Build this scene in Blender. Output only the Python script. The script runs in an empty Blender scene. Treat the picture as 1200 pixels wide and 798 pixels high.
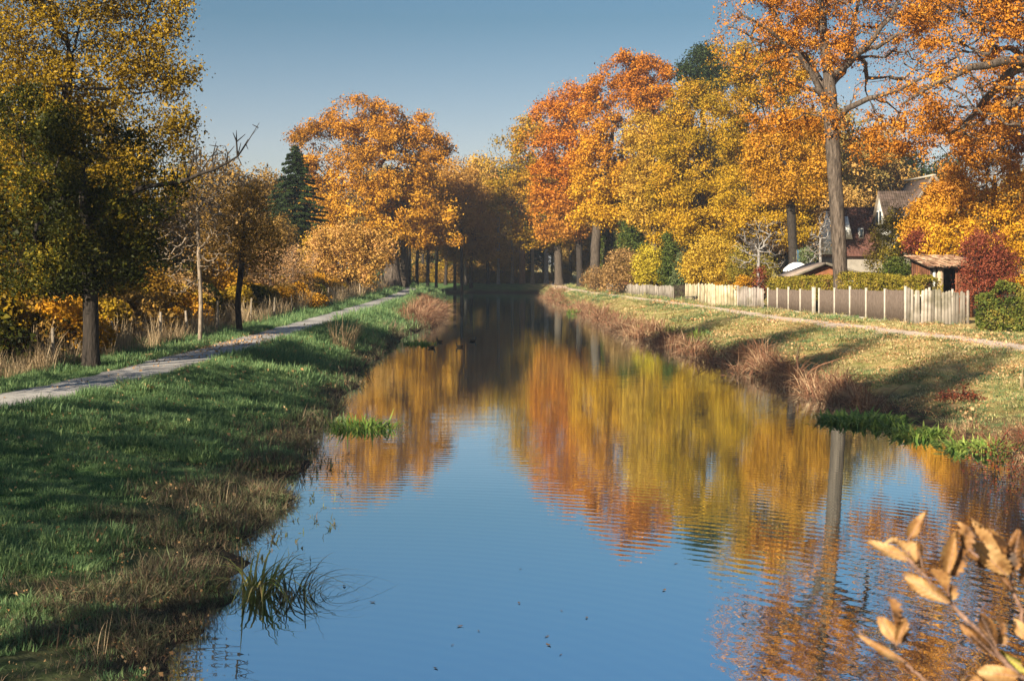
import bpy, math, random, time
import numpy as np
T0 = time.time()
SC = bpy.context.scene
COL = SC.collection
# ------------------------------------------------------------ camera, sky, sun
CAMZ, FPX, HY = 4.0, 1500.0, 308.0          # height above water, focal length and horizon row (1200x798 photo)
cam = bpy.data.cameras.new('camera'); cam_o = bpy.data.objects.new('camera', cam); COL.objects.link(cam_o)
cam.sensor_width = 36; cam.lens = 45.0; cam.shift_y = -(399 - HY) / 1200.0
cam.clip_start = 0.1; cam.clip_end = 3000
cam_o.location = (0, 0, CAMZ); cam_o.rotation_euler = (math.pi / 2, 0, 0)
cam.dof.use_dof = True; cam.dof.focus_distance = 60; cam.dof.aperture_fstop = 9.0
SC.camera = cam_o
SUN_EL = math.radians(25); SUN_AZ = math.atan2(-0.56, -0.83)
w = bpy.data.worlds.new('World'); SC.world = w; w.use_nodes = True
nt = w.node_tree; bg = nt.nodes['Background']
sky = nt.nodes.new('ShaderNodeTexSky'); sky.sky_type = 'NISHITA'; sky.sun_disc = False
sky.sun_elevation = SUN_EL; sky.sun_rotation = SUN_AZ % (2 * math.pi)
sky.air_density = 1.0; sky.dust_density = 0.6; sky.ozone_density = 1.5; sky.altitude = 100
tcs = nt.nodes.new('ShaderNodeTexCoord'); sps = nt.nodes.new('ShaderNodeSeparateXYZ'); nt.links.new(tcs.outputs['Generated'], sps.inputs[0])
rs = nt.nodes.new('ShaderNodeValToRGB'); es = rs.color_ramp.elements       # the clear autumn sky deepens quickly above the horizon haze, all the way round
while len(es) < 6: es.new(0.5)
for e_, (p_, c_) in zip(es, [(0.0, (.62, .56, .56)), (.092, (.58, .52, .53)), (.187, (.30, .39, .41)), (.309, (.32, .48, .56)), (.64, (.55, .62, .64)), (1.0, (.8, .85, .85))]): e_.position = p_; e_.color = (*c_, 1)
nt.links.new(sps.outputs[2], rs.inputs[0]); mu = nt.nodes.new('ShaderNodeMixRGB'); mu.blend_type = 'MULTIPLY'; mu.inputs[0].default_value = 1
nt.links.new(sky.outputs[0], mu.inputs[1]); nt.links.new(rs.outputs[0], mu.inputs[2]); nt.links.new(mu.outputs[0], bg.inputs[0]); bg.inputs[1].default_value = 0.066
sl = bpy.data.lights.new('sun', 'SUN'); sl.energy = 4.6; sl.angle = math.radians(0.55); sl.color = (1.0, 0.89, 0.70)
so = bpy.data.objects.new('sun', sl); COL.objects.link(so)
from mathutils import Vector
SUNV = Vector((math.sin(SUN_AZ) * math.cos(SUN_EL), math.cos(SUN_AZ) * math.cos(SUN_EL), math.sin(SUN_EL)))
so.rotation_euler = SUNV.to_track_quat('Z', 'Y').to_euler(); so.location = (-30, -40, 40)
vs = SC.view_settings; vs.view_transform = 'Standard'; vs.look = 'None'; vs.gamma = 1; vs.exposure = 1.42
SC.cycles.max_bounces = 6; SC.cycles.diffuse_bounces = 2; SC.cycles.glossy_bounces = 3
SC.cycles.transmission_bounces = 3; SC.cycles.transparent_max_bounces = 4
SC.cycles.caustics_reflective = False; SC.cycles.caustics_refractive = False

# ------------------------------------------------------------ helpers
R = np.random.default_rng(7)
def PX(px, Y): return (px - 600) / FPX * Y
def PZ(py, Y): return CAMZ + (HY - py) / FPX * Y
def ss(a, b, x):
    t = np.clip((x - a) / (b - a), 0, 1); return t * t * (3 - 2 * t)
_G = np.random.default_rng(3).random((256, 256))
def vnoise(x, y):
    x = np.asarray(x, float); y = np.asarray(y, float)
    xi = np.floor(x).astype(int); yi = np.floor(y).astype(int); fx = x - xi; fy = y - yi
    fx = fx * fx * (3 - 2 * fx); fy = fy * fy * (3 - 2 * fy)
    g = lambda a, b: _G[a & 255, b & 255]
    return (g(xi, yi) * (1 - fx) + g(xi + 1, yi) * fx) * (1 - fy) + (g(xi, yi + 1) * (1 - fx) + g(xi + 1, yi + 1) * fx) * fy
def tag(o, label=None, cat=None, group=None, kind=None):
    if label: o['label'] = label
    if cat: o['category'] = cat
    if group: o['group'] = group
    if kind: o['kind'] = kind
    return o
def empty(name, loc, rz=0):
    o = bpy.data.objects.new(name, None); COL.objects.link(o); o.location = loc; o.rotation_euler = (0, 0, rz)
    o.empty_display_size = 0.3; return o
def mesh_np(name, V, F, mats=None, smooth=False, mi=None):
    """V (n,3); F list of arrays, each (m,k)"""
    me = bpy.data.meshes.new(name)
    V = np.ascontiguousarray(V, dtype=np.float32)
    if isinstance(F, np.ndarray): F = [F]
    F = [f for f in F if len(f)]
    loops = np.concatenate([f.ravel() for f in F]).astype(np.int32)
    tot = np.concatenate([np.full(len(f), f.shape[1], np.int32) for f in F])
    st = np.concatenate([[0], np.cumsum(tot)[:-1]]).astype(np.int32)
    me.vertices.add(len(V)); me.vertices.foreach_set('co', V.ravel())
    me.loops.add(len(loops)); me.loops.foreach_set('vertex_index', loops)
    me.polygons.add(len(tot)); me.polygons.foreach_set('loop_start', st)
    if mi is not None: me.polygons.foreach_set('material_index', np.ascontiguousarray(mi, np.int32))
    if smooth: me.polygons.foreach_set('use_smooth', np.ones(len(tot), bool))
    me.update(calc_edges=True); me.validate()
    for m in (mats or []): me.materials.append(m)
    return me
def obj(name, me, parent=None, loc=(0, 0, 0), rot=(0, 0, 0), scale=None):
    o = bpy.data.objects.new(name, me); COL.objects.link(o)
    if parent is not None: o.parent = parent
    o.location = loc; o.rotation_euler = rot
    if scale is not None: o.scale = scale
    return o
class MB:
    def __init__(s): s.V = []; s.F = {}; s.n = 0
    def add(s, V, F):
        V = np.asarray(V, float)
        for f in F: s.F.setdefault(len(f), []).append([i + s.n for i in f])
        s.V.append(V); s.n += len(V)
    def box(s, c, d, rz=0, taper=1.0, tilt=0):
        x, y, z = [q / 2 for q in d]
        V = np.array([(a * x * (taper if k > 0 else 1), b * y * (taper if k > 0 else 1), k * z) for k in (-1, 1) for a, b in ((-1, -1), (1, -1), (1, 1), (-1, 1))])
        if tilt: ct, st_ = math.cos(tilt), math.sin(tilt); V = np.stack([V[:, 0], V[:, 1] * ct - V[:, 2] * st_, V[:, 1] * st_ + V[:, 2] * ct], 1)
        if rz: cr, sr = math.cos(rz), math.sin(rz); V = np.stack([V[:, 0] * cr - V[:, 1] * sr, V[:, 0] * sr + V[:, 1] * cr, V[:, 2]], 1)
        s.add(V + np.array(c), [(0, 3, 2, 1), (4, 5, 6, 7), (0, 1, 5, 4), (1, 2, 6, 5), (2, 3, 7, 6), (3, 0, 4, 7)])
        return s
    def prism(s, pts, n, depth):
        """polygon pts (3D) extruded by vector n*depth"""
        P = np.array(pts, float); k = len(P); Q = P + np.array(n, float) * depth
        s.add(np.vstack([P, Q]), [tuple(range(k))[::-1], tuple(range(k, 2 * k))] + [(i, (i + 1) % k, k + (i + 1) % k, k + i) for i in range(k)])
        return s
    def tube(s, P, r, n=6):
        V, F = tube(np.array(P, float), np.broadcast_to(np.array(r, float), (len(P),)), n); s.add(V, [tuple(f) for f in F]); return s
    def mesh(s, name, mats, smooth=False):
        return mesh_np(name, np.vstack(s.V), [np.array(v) for v in s.F.values()], mats, smooth)
def tube(P, r, n, cap=True):
    m = len(P)
    T = np.gradient(P, axis=0); T /= np.linalg.norm(T, axis=1)[:, None] + 1e-9
    up = np.array([0, 0, 1.0]) if abs(T[0, 2]) < 0.9 else np.array([1.0, 0, 0])
    A = np.cross(T, up); A /= np.linalg.norm(A, axis=1)[:, None] + 1e-9
    for i in range(1, m):
        if np.dot(A[i], A[i - 1]) < 0: A[i] = -A[i]
    B = np.cross(T, A)
    a = np.arange(n) * 2 * math.pi / n
    V = P[:, None, :] + r[:, None, None] * (np.cos(a)[None, :, None] * A[:, None, :] + np.sin(a)[None, :, None] * B[:, None, :])
    V = V.reshape(-1, 3)
    i = np.arange(m - 1)[:, None] * n; j = np.arange(n)[None, :]
    F = np.stack([i + j, i + (j + 1) % n, i + n + (j + 1) % n, i + n + j], -1).reshape(-1, 4)
    return V, F

# ------------------------------------------------------------ materials
MATS = {}
def newmat(name):
    m = bpy.data.materials.new(name); m.use_nodes = True; MATS[name] = m
    return m, m.node_tree, m.node_tree.nodes['Principled BSDF']
def N(nt, typ, **kw):
    n = nt.nodes.new(typ)
    for k, v in kw.items():
        if k in n.inputs: n.inputs[k].default_value = v
        else: setattr(n, k, v)
    return n
def ramp(nt, stops):
    n = nt.nodes.new('ShaderNodeValToRGB'); e = n.color_ramp.elements
    while len(e) < len(stops): e.new(0.5)
    for q, (p, c) in zip(e, stops): q.position = p; q.color = (*c, 1)
    return n
def math_(nt, op, a, b=None, c=None):
    n = nt.nodes.new('ShaderNodeMath'); n.operation = op
    for i, v in enumerate((a, b, c)):
        if v is None: continue
        if isinstance(v, (int, float)): n.inputs[i].default_value = v
        else: nt.links.new(v, n.inputs[i])
    return n.outputs[0]
def mixc(nt, f, a, b, typ='MIX'):
    n = nt.nodes.new('ShaderNodeMixRGB'); n.blend_type = typ
    for i, v in enumerate((f, a, b)):
        if isinstance(v, (int, float)): n.inputs[i].default_value = v
        elif isinstance(v, tuple): n.inputs[i].default_value = (*v, 1)
        else: nt.links.new(v, n.inputs[i])
    return n.outputs[0]
def noise(nt, scale, detail=3, vec=None, stretch=None, rough=0.55):
    n = nt.nodes.new('ShaderNodeTexNoise'); n.inputs['Scale'].default_value = scale; n.inputs['Detail'].default_value = detail
    n.inputs['Roughness'].default_value = rough
    tc = nt.nodes.new('ShaderNodeTexCoord'); v = tc.outputs['Object'] if vec is None else vec
    if stretch:
        mp = nt.nodes.new('ShaderNodeMapping'); mp.inputs['Scale'].default_value = stretch; nt.links.new(v, mp.inputs[0]); v = mp.outputs[0]
    nt.links.new(v, n.inputs['Vector']); return n.outputs['Fac']
def leaf_mat(name, stops, nscale=0.35, top=None, zr=(5, 20), trans=0.2, island=0.42, rough=0.55):
    """stops: colour ramp over clump noise + per-leaf random; top: second ramp taken towards the top of the crown"""
    q_ = lambda L: [(p_, (c_[0] * .88, c_[1] * .80, c_[2] * .55)) for p_, c_ in L]
    stops = q_(stops); top = q_(top) if top else None
    m, nt, b = newmat(name)
    geo = nt.nodes.new('ShaderNodeNewGeometry'); ri = geo.outputs['Random Per Island']
    n1 = noise(nt, nscale, 2)
    n1 = math_(nt, 'MULTIPLY_ADD', math_(nt, 'SUBTRACT', n1, 0.5), 2.2, 0.5)
    fac = math_(nt, 'ADD', math_(nt, 'MULTIPLY', n1, 1 - island), math_(nt, 'MULTIPLY', ri, island))
    r1 = ramp(nt, stops); nt.links.new(fac, r1.inputs[0]); col = r1.outputs[0]
    if top:
        r2 = ramp(nt, top); nt.links.new(fac, r2.inputs[0])
        tc = nt.nodes.new('ShaderNodeTexCoord'); sp = nt.nodes.new('ShaderNodeSeparateXYZ'); nt.links.new(tc.outputs['Object'], sp.inputs[0])
        n2 = noise(nt, 0.16, 2)
        z = math_(nt, 'ADD', sp.outputs[2], math_(nt, 'MULTIPLY', math_(nt, 'SUBTRACT', n2, 0.5), (zr[1] - zr[0]) * 1.8))
        f = nt.nodes.new('ShaderNodeMapRange'); f.inputs[1].default_value = zr[0]; f.inputs[2].default_value = zr[1]; nt.links.new(z, f.inputs[0])
        col = mixc(nt, f.outputs[0], col, r2.outputs[0])
    nt.links.new(col, b.inputs['Base Color']); b.inputs['Roughness'].default_value = rough
    b.inputs['Specular IOR Level'].default_value = 0.12
    tr = nt.nodes.new('ShaderNodeBsdfTranslucent'); nt.links.new(col, tr.inputs[0])
    mx = nt.nodes.new('ShaderNodeMixShader'); mx.inputs[0].default_value = trans
    nt.links.new(b.outputs[0], mx.inputs[1]); nt.links.new(tr.outputs[0], mx.inputs[2])
    nt.links.new(mx.outputs[0], nt.nodes['Material Output'].inputs[0]); return m
def rough_mat(name, c1, c2, scale=3, stretch=None, bump=0.3, bscale=None, rough=0.85, detail=5, dist=0.02, c3=None):
    m, nt, b = newmat(name)
    f = noise(nt, scale, detail, stretch=stretch)
    st = [(0.3, c1), (0.7, c2)] if c3 is None else [(0.28, c1), (0.5, c2), (0.72, c3)]
    r = ramp(nt, st); nt.links.new(f, r.inputs[0]); nt.links.new(r.outputs[0], b.inputs['Base Color'])
    b.inputs['Roughness'].default_value = rough; b.inputs['Specular IOR Level'].default_value = 0.25
    f2 = noise(nt, bscale or scale * 2, detail, stretch=stretch)
    bm = nt.nodes.new('ShaderNodeBump'); bm.inputs['Strength'].default_value = bump; bm.inputs['Distance'].default_value = dist
    nt.links.new(f2, bm.inputs['Height']); nt.links.new(bm.outputs[0], b.inputs['Normal']); return m
def wood_mat(name, c1, c2, rnd=0.5):
    """boards: vertical grain, each board its own tone"""
    m, nt, b = newmat(name)
    f = noise(nt, 2.2, 5, stretch=(14, 14, 1.2))
    oi = nt.nodes.new('ShaderNodeObjectInfo')
    geo = nt.nodes.new('ShaderNodeNewGeometry')
    rr = math_(nt, 'FRACT', math_(nt, 'ADD', oi.outputs['Random'], geo.outputs['Random Per Island']))
    f = math_(nt, 'ADD', math_(nt, 'MULTIPLY', f, 1 - rnd), math_(nt, 'MULTIPLY', rr, rnd))
    r = ramp(nt, [(0.2, c1), (0.75, c2)]); nt.links.new(f, r.inputs[0]); gp = nt.nodes.new('ShaderNodeNewGeometry')
    st = ramp(nt, [(0.44, (1, 1, 1)), (0.70, (0.45, 0.46, 0.38))]); nt.links.new(noise(nt, 1.5, 5, vec=gp.outputs['Position']), st.inputs[0])
    nt.links.new(mixc(nt, 1.0, r.outputs[0], st.outputs[0], 'MULTIPLY'), b.inputs['Base Color'])
    b.inputs['Roughness'].default_value = 0.8; b.inputs['Specular IOR Level'].default_value = 0.2
    bm = nt.nodes.new('ShaderNodeBump'); bm.inputs['Strength'].default_value = 0.4; bm.inputs['Distance'].default_value = 0.01
    nt.links.new(f, bm.inputs['Height']); nt.links.new(bm.outputs[0], b.inputs['Normal']); return m

BARK_OAK = rough_mat('bark_oak', (0.022, 0.016, 0.012), (0.085, 0.063, 0.047), 1.6, (6, 6, 1.1), 1.0, 2.4, dist=0.09, c3=(0.17, 0.13, 0.10))
BARK_DARK = rough_mat('bark_dark', (0.012, 0.009, 0.007), (0.048, 0.037, 0.029), 3, (5, 5, 1.0), 0.8, 5, dist=0.04)
BARK_MID = rough_mat('bark_brown', (0.03, 0.022, 0.017), (0.11, 0.083, 0.06), 3, (5, 5, 1.0), 0.8, 5, dist=0.04)
BARK_PALE = rough_mat('bark_pale', (0.11, 0.08, 0.055), (0.33, 0.26, 0.19), 4, (4, 4, 1.0), 0.6, 6)
BARK_GREY = rough_mat('bark_grey', (0.14, 0.125, 0.115), (0.36, 0.33, 0.30), 4, (4, 4, 1.0), 0.6, 6)
BARK_RED = rough_mat('bark_pine', (0.13, 0.07, 0.045), (0.33, 0.18, 0.11), 3, (4, 4, 1.0), 0.6, 5)

# ------------------------------------------------------------ terrain
XL = np.array([(-40, -3.2), (5, -3.1), (12.2, -3.15), (19.2, -3.85), (25, -4.3), (31, -4.6), (40, -4.9), (50, -5.7), (59, -6.1), (72, -5.7), (83, -5.4), (110, -6.2), (140, -7.4), (175, -9)])
XR = np.array([(-40, 4.4), (6, 4.6), (14, 8.6), (24, 10.5), (28, 10.4), (32, 9.9), (37, 9.5), (49, 8.3), (65, 7.0), (90, 6.0), (128, 4.4), (160, 3.9), (175, 3.6)])
LP = np.array([(-40, -12.6), (10, -12.6), (20, -11.9), (26, -11.0), (32, -10.1), (43, -9.8), (70, -9.75), (110, -9.9), (140, -11.0), (165, -14.5), (190, -19)])   # centre of the left path
RP = np.array([(-40, 17.5), (20, 18), (44, 17.8), (49, 17.1), (58, 15.9), (69, 13.9), (85, 12.7), (96, 11.4), (130, 7.1), (150, 5.9), (180, 6.5), (200, 9)])
GZ = 1.05; YEND = 171.0
def itp(A, y):
    """smooth interpolation of a pixel-traced line"""
    y = np.asarray(y, float); s = 0
    for d in (-2.5, -1.2, 0, 1.2, 2.5): s = s + np.interp(y + d, A[:, 0], A[:, 1])
    return s / 5
def ground_z(X, Y):
    X = np.asarray(X, float); Y = np.asarray(Y, float)
    xl, xr, lp, rp = itp(XL, Y), itp(XR, Y), itp(LP, Y), itp(RP, Y)
    wob = (vnoise(Y * 0.6, X * 0 + 5) - 0.5) * 0.55 + (vnoise(Y * 2.1, X * 0 + 9) - 0.5) * 0.28
    ul = (xl + wob) - X; ur = X - (xr + wob * 0.9)
    ue = Y - (YEND + (vnoise(X * 0.2, X * 0 + 31) - 0.5) * 4)
    wl = np.maximum(xl - (lp + 1.3), 2.0); wr = np.clip((rp - 1.2) - xr, 1.5, 8.0)
    def prof(u, W, p=0.75):
        t = np.clip(u / W, 0, 1)
        up = GZ * (0.72 * t ** p + 0.28 * t * t * (3 - 2 * t))
        dn = -0.9 * (1 - np.exp(np.minimum(u, 0) * 1.2)) - 0.02
        return np.where(u > 0, up, dn)
    zl, zr_, ze = prof(ul, wl), prof(ur, wr), prof(ue, 6.0)
    z = np.maximum(np.maximum(zl, zr_), ze)
    out = np.maximum(np.maximum(ul, ur), ue)
    flat = 1 - np.exp(-((X - lp) / 1.5) ** 4); flat2 = 1 - np.exp(-((X - rp) / 1.3) ** 4)
    amp = ss(0.1, 1.5, out) * flat * flat2
    z = z + amp * ((vnoise(X * 0.9, Y * 0.9) - 0.5) * 0.16 + (vnoise(X * 2.7 + 40, Y * 2.7) - 0.5) * 0.07)
    far = ss(14, 40, np.abs(X) ) * 0.35 * (vnoise(X * 0.05, Y * 0.05))
    return z + far * ss(0, 3, out)
def gz(x, y): return float(ground_z(np.array([x]), np.array([y]))[0])

xs = np.concatenate([np.linspace(-900, -60, 16)[:-1], np.linspace(-60, -16, 34)[:-1], np.arange(-16, 22, 0.16), np.linspace(22, 60, 30), np.linspace(90, 900, 15)])
ys = [-60.0, -45, -30, -20, -12, -6, 0]
y = 4.0
while y < 190: ys.append(y); y += 0.13 + 0.0075 * y
ys += list(np.linspace(195, 300, 14)) + [350, 450, 600, 900, 1600, 2500]
ys = np.array(ys); gx, gy = np.meshgrid(xs, ys); gzv = ground_z(gx, gy)
nx, ny = len(xs), len(ys)
i = np.arange(ny - 1)[:, None] * nx; j = np.arange(nx - 1)[None, :]
F = np.stack([i + j, i + j + 1, i + nx + j + 1, i + nx + j], -1).reshape(-1, 4)
# ground colour: grass, leaf litter on the sunny right bank, dark soil at the water's edge
m, nt, b = newmat('ground_cover')
tc = nt.nodes.new('ShaderNodeTexCoord'); sp = nt.nodes.new('ShaderNodeSeparateXYZ'); nt.links.new(tc.outputs['Object'], sp.inputs[0])
gr = ramp(nt, [(0.3, (0.04, 0.085, 0.025)), (0.5, (0.07, 0.13, 0.04)), (0.7, (0.12, 0.15, 0.06))]); nt.links.new(noise(nt, 1.3, 6), gr.inputs[0])
lt = ramp(nt, [(0.35, (0.15, 0.17, 0.045)), (0.5, (0.34, 0.27, 0.10)), (0.66, (0.46, 0.31, 0.14))]); nt.links.new(noise(nt, 0.9, 7, rough=0.7), lt.inputs[0])
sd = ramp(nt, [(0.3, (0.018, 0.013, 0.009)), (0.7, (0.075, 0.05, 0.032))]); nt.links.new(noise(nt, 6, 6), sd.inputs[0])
side = nt.nodes.new('ShaderNodeMapRange'); side.inputs[1].default_value = 1.0; side.inputs[2].default_value = 4.0; nt.links.new(sp.outputs[0], side.inputs[0])
c1 = mixc(nt, side.outputs[0], gr.outputs[0], lt.outputs[0])
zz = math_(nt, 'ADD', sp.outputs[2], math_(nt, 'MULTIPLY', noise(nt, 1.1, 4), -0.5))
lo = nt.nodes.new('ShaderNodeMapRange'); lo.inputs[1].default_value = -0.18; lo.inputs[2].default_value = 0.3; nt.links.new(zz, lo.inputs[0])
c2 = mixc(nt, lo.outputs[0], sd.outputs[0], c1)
nt.links.new(c2, b.inputs['Base Color']); b.inputs['Roughness'].default_value = 0.95; b.inputs['Specular IOR Level'].default_value = 0.1
bm = nt.nodes.new('ShaderNodeBump'); bm.inputs['Strength'].default_value = 0.7; bm.inputs['Distance'].default_value = 0.05
nt.links.new(noise(nt, 9, 6), bm.inputs['Height']); nt.links.new(bm.outputs[0], b.inputs['Normal'])
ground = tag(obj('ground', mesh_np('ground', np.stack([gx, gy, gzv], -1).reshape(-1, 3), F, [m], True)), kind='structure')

# water
m, nt, b = newmat('water')
nt.nodes.remove(b)
gl = nt.nodes.new('ShaderNodeBsdfGlossy'); gl.inputs['Roughness'].default_value = 0.015; gl.inputs['Color'].default_value = (0.86, 0.97, 1.0, 1)
df = nt.nodes.new('ShaderNodeBsdfDiffuse'); df.inputs[0].default_value = (0.008, 0.03, 0.04, 1)
fr = nt.nodes.new('ShaderNodeFresnel'); fr.inputs['IOR'].default_value = 1.5
fac = math_(nt, 'MULTIPLY_ADD', fr.outputs[0], 0.14, 0.85)
mx = nt.nodes.new('ShaderNodeMixShader'); nt.links.new(fac, mx.inputs[0]); nt.links.new(df.outputs[0], mx.inputs[1]); nt.links.new(gl.outputs[0], mx.inputs[2])
nt.links.new(mx.outputs[0], nt.nodes['Material Output'].inputs[0])
n1 = noise(nt, 3.2, 2, stretch=(0.55, 1.6, 1)); n2 = noise(nt, 9, 2, stretch=(0.5, 1.3, 1))
patch = ramp(nt, [(0.38, (0.15, 0.15, 0.15)), (0.62, (1, 1, 1))]); nt.links.new(noise(nt, 0.09, 3, stretch=(1.3, 0.7, 1)), patch.inputs[0])
wv = nt.nodes.new('ShaderNodeTexWave'); wv.wave_type = 'RINGS'; wv.rings_direction = 'SPHERICAL'; wv.inputs['Scale'].default_value = 1.15; wv.inputs['Distortion'].default_value = 3.0; wv.inputs['Detail'].default_value = 1; wv.inputs['Detail Scale'].default_value = 0.3
mp = nt.nodes.new('ShaderNodeMapping'); mp.inputs['Location'].default_value = (3.0, -9.5, 0); tcw = nt.nodes.new('ShaderNodeTexCoord'); nt.links.new(tcw.outputs['Object'], mp.inputs[0]); nt.links.new(mp.outputs[0], wv.inputs[0])
n0 = noise(nt, 0.9, 1, stretch=(0.4, 1.7, 1))
h = math_(nt, 'ADD', math_(nt, 'MULTIPLY', math_(nt, 'ADD', math_(nt, 'MULTIPLY', n0, 1.6), math_(nt, 'ADD', n1, math_(nt, 'MULTIPLY', n2, 0.2))), patch.outputs[0]), math_(nt, 'MULTIPLY', wv.outputs['Fac'], 0.42))
bm = nt.nodes.new('ShaderNodeBump'); bm.inputs['Strength'].default_value = 1.0; bm.inputs['Distance'].default_value = 0.0011
nt.links.new(h, bm.inputs['Height']); nt.links.new(bm.outputs[0], gl.inputs['Normal'])
wm = MB(); wm.add([(-16, -45, 0), (14, -45, 0), (14, 178, 0), (-16, 178, 0)], [(0, 1, 2, 3)])
tag(obj('water', wm.mesh('water', [m])), kind='structure')

def strip(name, A, wid, y0, y1, mat, dz=0.02, jag=0.25):
    Y = np.arange(y0, y1, 0.3); cx = itp(A, Y); cols = np.linspace(-1, 1, 9)
    jl = 1 + (vnoise(Y * 1.3, Y * 0) - 0.5) * jag + (vnoise(Y * 5.3, Y * 0 + 7) - 0.5) * jag * .5; jr = 1 + (vnoise(Y * 1.3, Y * 0 + 20) - 0.5) * jag + (vnoise(Y * 5.1, Y * 0 + 50) - 0.5) * jag * .5
    X = cx[:, None] + cols[None, :] * wid / 2 * np.where(cols[None, :] < 0, jl[:, None], jr[:, None])
    YY = np.repeat(Y[:, None], 9, 1); Z = ground_z(X, YY) + dz * (1 - np.abs(cols[None, :]) ** 6) + 0.004
    k = len(Y); i = np.arange(k - 1)[:, None] * 9; j = np.arange(8)[None, :]
    F = np.stack([i + j, i + j + 1, i + 10 + j, i + 9 + j], -1).reshape(-1, 4)
    return tag(obj(name, mesh_np(name, np.stack([X, YY, Z], -1).reshape(-1, 3), F, [mat], True)), kind='structure')
GRAVEL = rough_mat('gravel', (0.20, 0.185, 0.17), (0.33, 0.305, 0.28), 0.8, None, 0.9, 30, detail=9, dist=0.015, c3=(0.46, 0.43, 0.395))
DIRT = rough_mat('dirt_path', (0.46, 0.33, 0.23), (0.62, 0.49, 0.38), 1.1, None, 0.6, 25, detail=8, dist=0.015, c3=(0.54, 0.41, 0.30))
strip('gravel_path', LP, 1.95, -20, 175, GRAVEL)
strip('dirt_path', RP, 2.3, 15, 195, DIRT, jag=0.5)

# ------------------------------------------------------------ foliage engine
def rand_dirs(n, rng, up=0.0):
    d = rng.normal(size=(n, 3)); d[:, 2] += up; return d / (np.linalg.norm(d, axis=1)[:, None] + 1e-9)
def leaf_quads(P, size, rng, aspect=0.55, up=0.4, D=None, fold=0.25, sv=0.35, nb=None):
    """folded diamond leaves at P; returns V, F"""
    n = len(P); s = size * np.exp(rng.normal(0, sv, n))[:, None]
    A = rand_dirs(n, rng, -0.25) if D is None else D            # leaf axis
    Nn = rand_dirs(n, rng, up)
    if nb is not None: Nn = Nn + nb
    S = np.cross(A, Nn); S /= np.linalg.norm(S, axis=1)[:, None] + 1e-9
    Nn = np.cross(S, A)
    V = np.empty((n, 4, 3))
    V[:, 0] = P - A * s * 0.5; V[:, 2] = P + A * s * 0.5
    V[:, 1] = P + S * s * aspect * 0.5 + Nn * s * fold; V[:, 3] = P - S * s * aspect * 0.5 + Nn * s * fold
    F = np.arange(n * 4).reshape(n, 4); return V.reshape(-1, 3), F
def sample_lobes(lobes, n, rng, shell=0.5):
    L = np.array(lobes, float); vol = L[:, 3] * L[:, 4] * L[:, 5]; k = rng.choice(len(L), n, p=vol ** 0.8 / (vol ** 0.8).sum())
    d = rand_dirs(n, rng); r = rng.random(n) ** (1 / (3 + 6 * shell)); r = np.where(rng.random(n) < 0.25, rng.random(n) ** 0.5, r)
    return L[k, :3] + d * r[:, None] * L[k, 3:6]
def grow(lobes, n, rng, trunk, guides=(), seg=0.9, shell=0.5, low=0.8, jit=0.12, sag=0.0, zmin=1.0):
    """skeleton: trunk polyline + guide polylines, then every crown point is tied to the nearest suitable node"""
    pos = []; par = []; chains = []; cdir = []
    def add_chain(P, p0):
        ids = [p0] if p0 is not None else []
        for q in P:
            pr = ids[-1] if ids else -1
            pos.append(q); par.append(pr); ids.append(len(pos) - 1)
            dv = (q - pos[pr]) if pr >= 0 else np.array([0, 0, 1.0]); cdir.append(dv / (np.linalg.norm(dv) + 1e-9))
        chains.append(ids)
    def resample(P, step):
        P = np.array(P, float); L = np.concatenate([[0], np.cumsum(np.linalg.norm(np.diff(P, axis=0), axis=1))]); k = max(2, int(L[-1] / step) + 1)
        t = np.linspace(0, L[-1], k); Q = np.stack([np.interp(t, L, P[:, c]) for c in range(3)], 1)
        for _ in range(2): Q[1:-1] = (Q[:-2] + 2 * Q[1:-1] + Q[2:]) / 4
        return Q
    add_chain(resample(trunk, seg * 0.6), None)
    for g in guides:
        Q = resample(g, seg * 0.8); A = np.array(pos); p0 = int(np.argmin(np.linalg.norm(A - Q[0], axis=1)))
        Q = Q + rng.normal(0, jit * 0.35 * seg, Q.shape); add_chain(Q[1:], p0)
    T = sample_lobes(lobes, n, rng, shell); T = T[T[:, 2] > zmin]
    c0 = np.array(trunk[-1], float); T = T[np.argsort(np.linalg.norm(T - c0, axis=1) + rng.random(len(T)) * 1.0)]
    buf = np.zeros((len(pos) + len(T) * 14, 3)); buf[:len(pos)] = pos; dbuf = np.zeros_like(buf); dbuf[:len(pos)] = cdir
    zt = min(np.array(trunk)[:, 2].max() * 0.3, zmin); ntr = len(pos)
    for p in T:
        m = len(pos); d = p - buf[:m]; L = np.linalg.norm(d, axis=1) + 1e-6
        ca = (d * dbuf[:m]).sum(1) / L
        cost = L * (1.25 - 0.35 * ca) + low * np.maximum(0, buf[:m, 2] - p[2] + 0.15 * L) + 50 * (buf[:m, 2] < zt)
        k = int(np.argmin(cost)); D = L[k]
        if D < seg * 0.3: continue
        ns = min(12, max(2, int(D / seg) + 1)); t = np.linspace(0, 1, ns + 1)[1:, None]
        c = buf[k] + dbuf[k] * D * 0.4 + np.array([0, 0, 0.12 * D])
        Q = (1 - t) ** 2 * buf[k] + 2 * t * (1 - t) * c + t * t * p
        Q = Q + rng.normal(0, jit * min(seg, D * 0.4), Q.shape) * (t < 0.99); Q[:, 2] -= sag * D * (t[:, 0] ** 2)
        add_chain(Q, k); buf[m:len(pos)] = Q
        dbuf[m:len(pos)] = cdir[m:]
    return np.array(pos), np.array(par), chains, ntr
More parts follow.
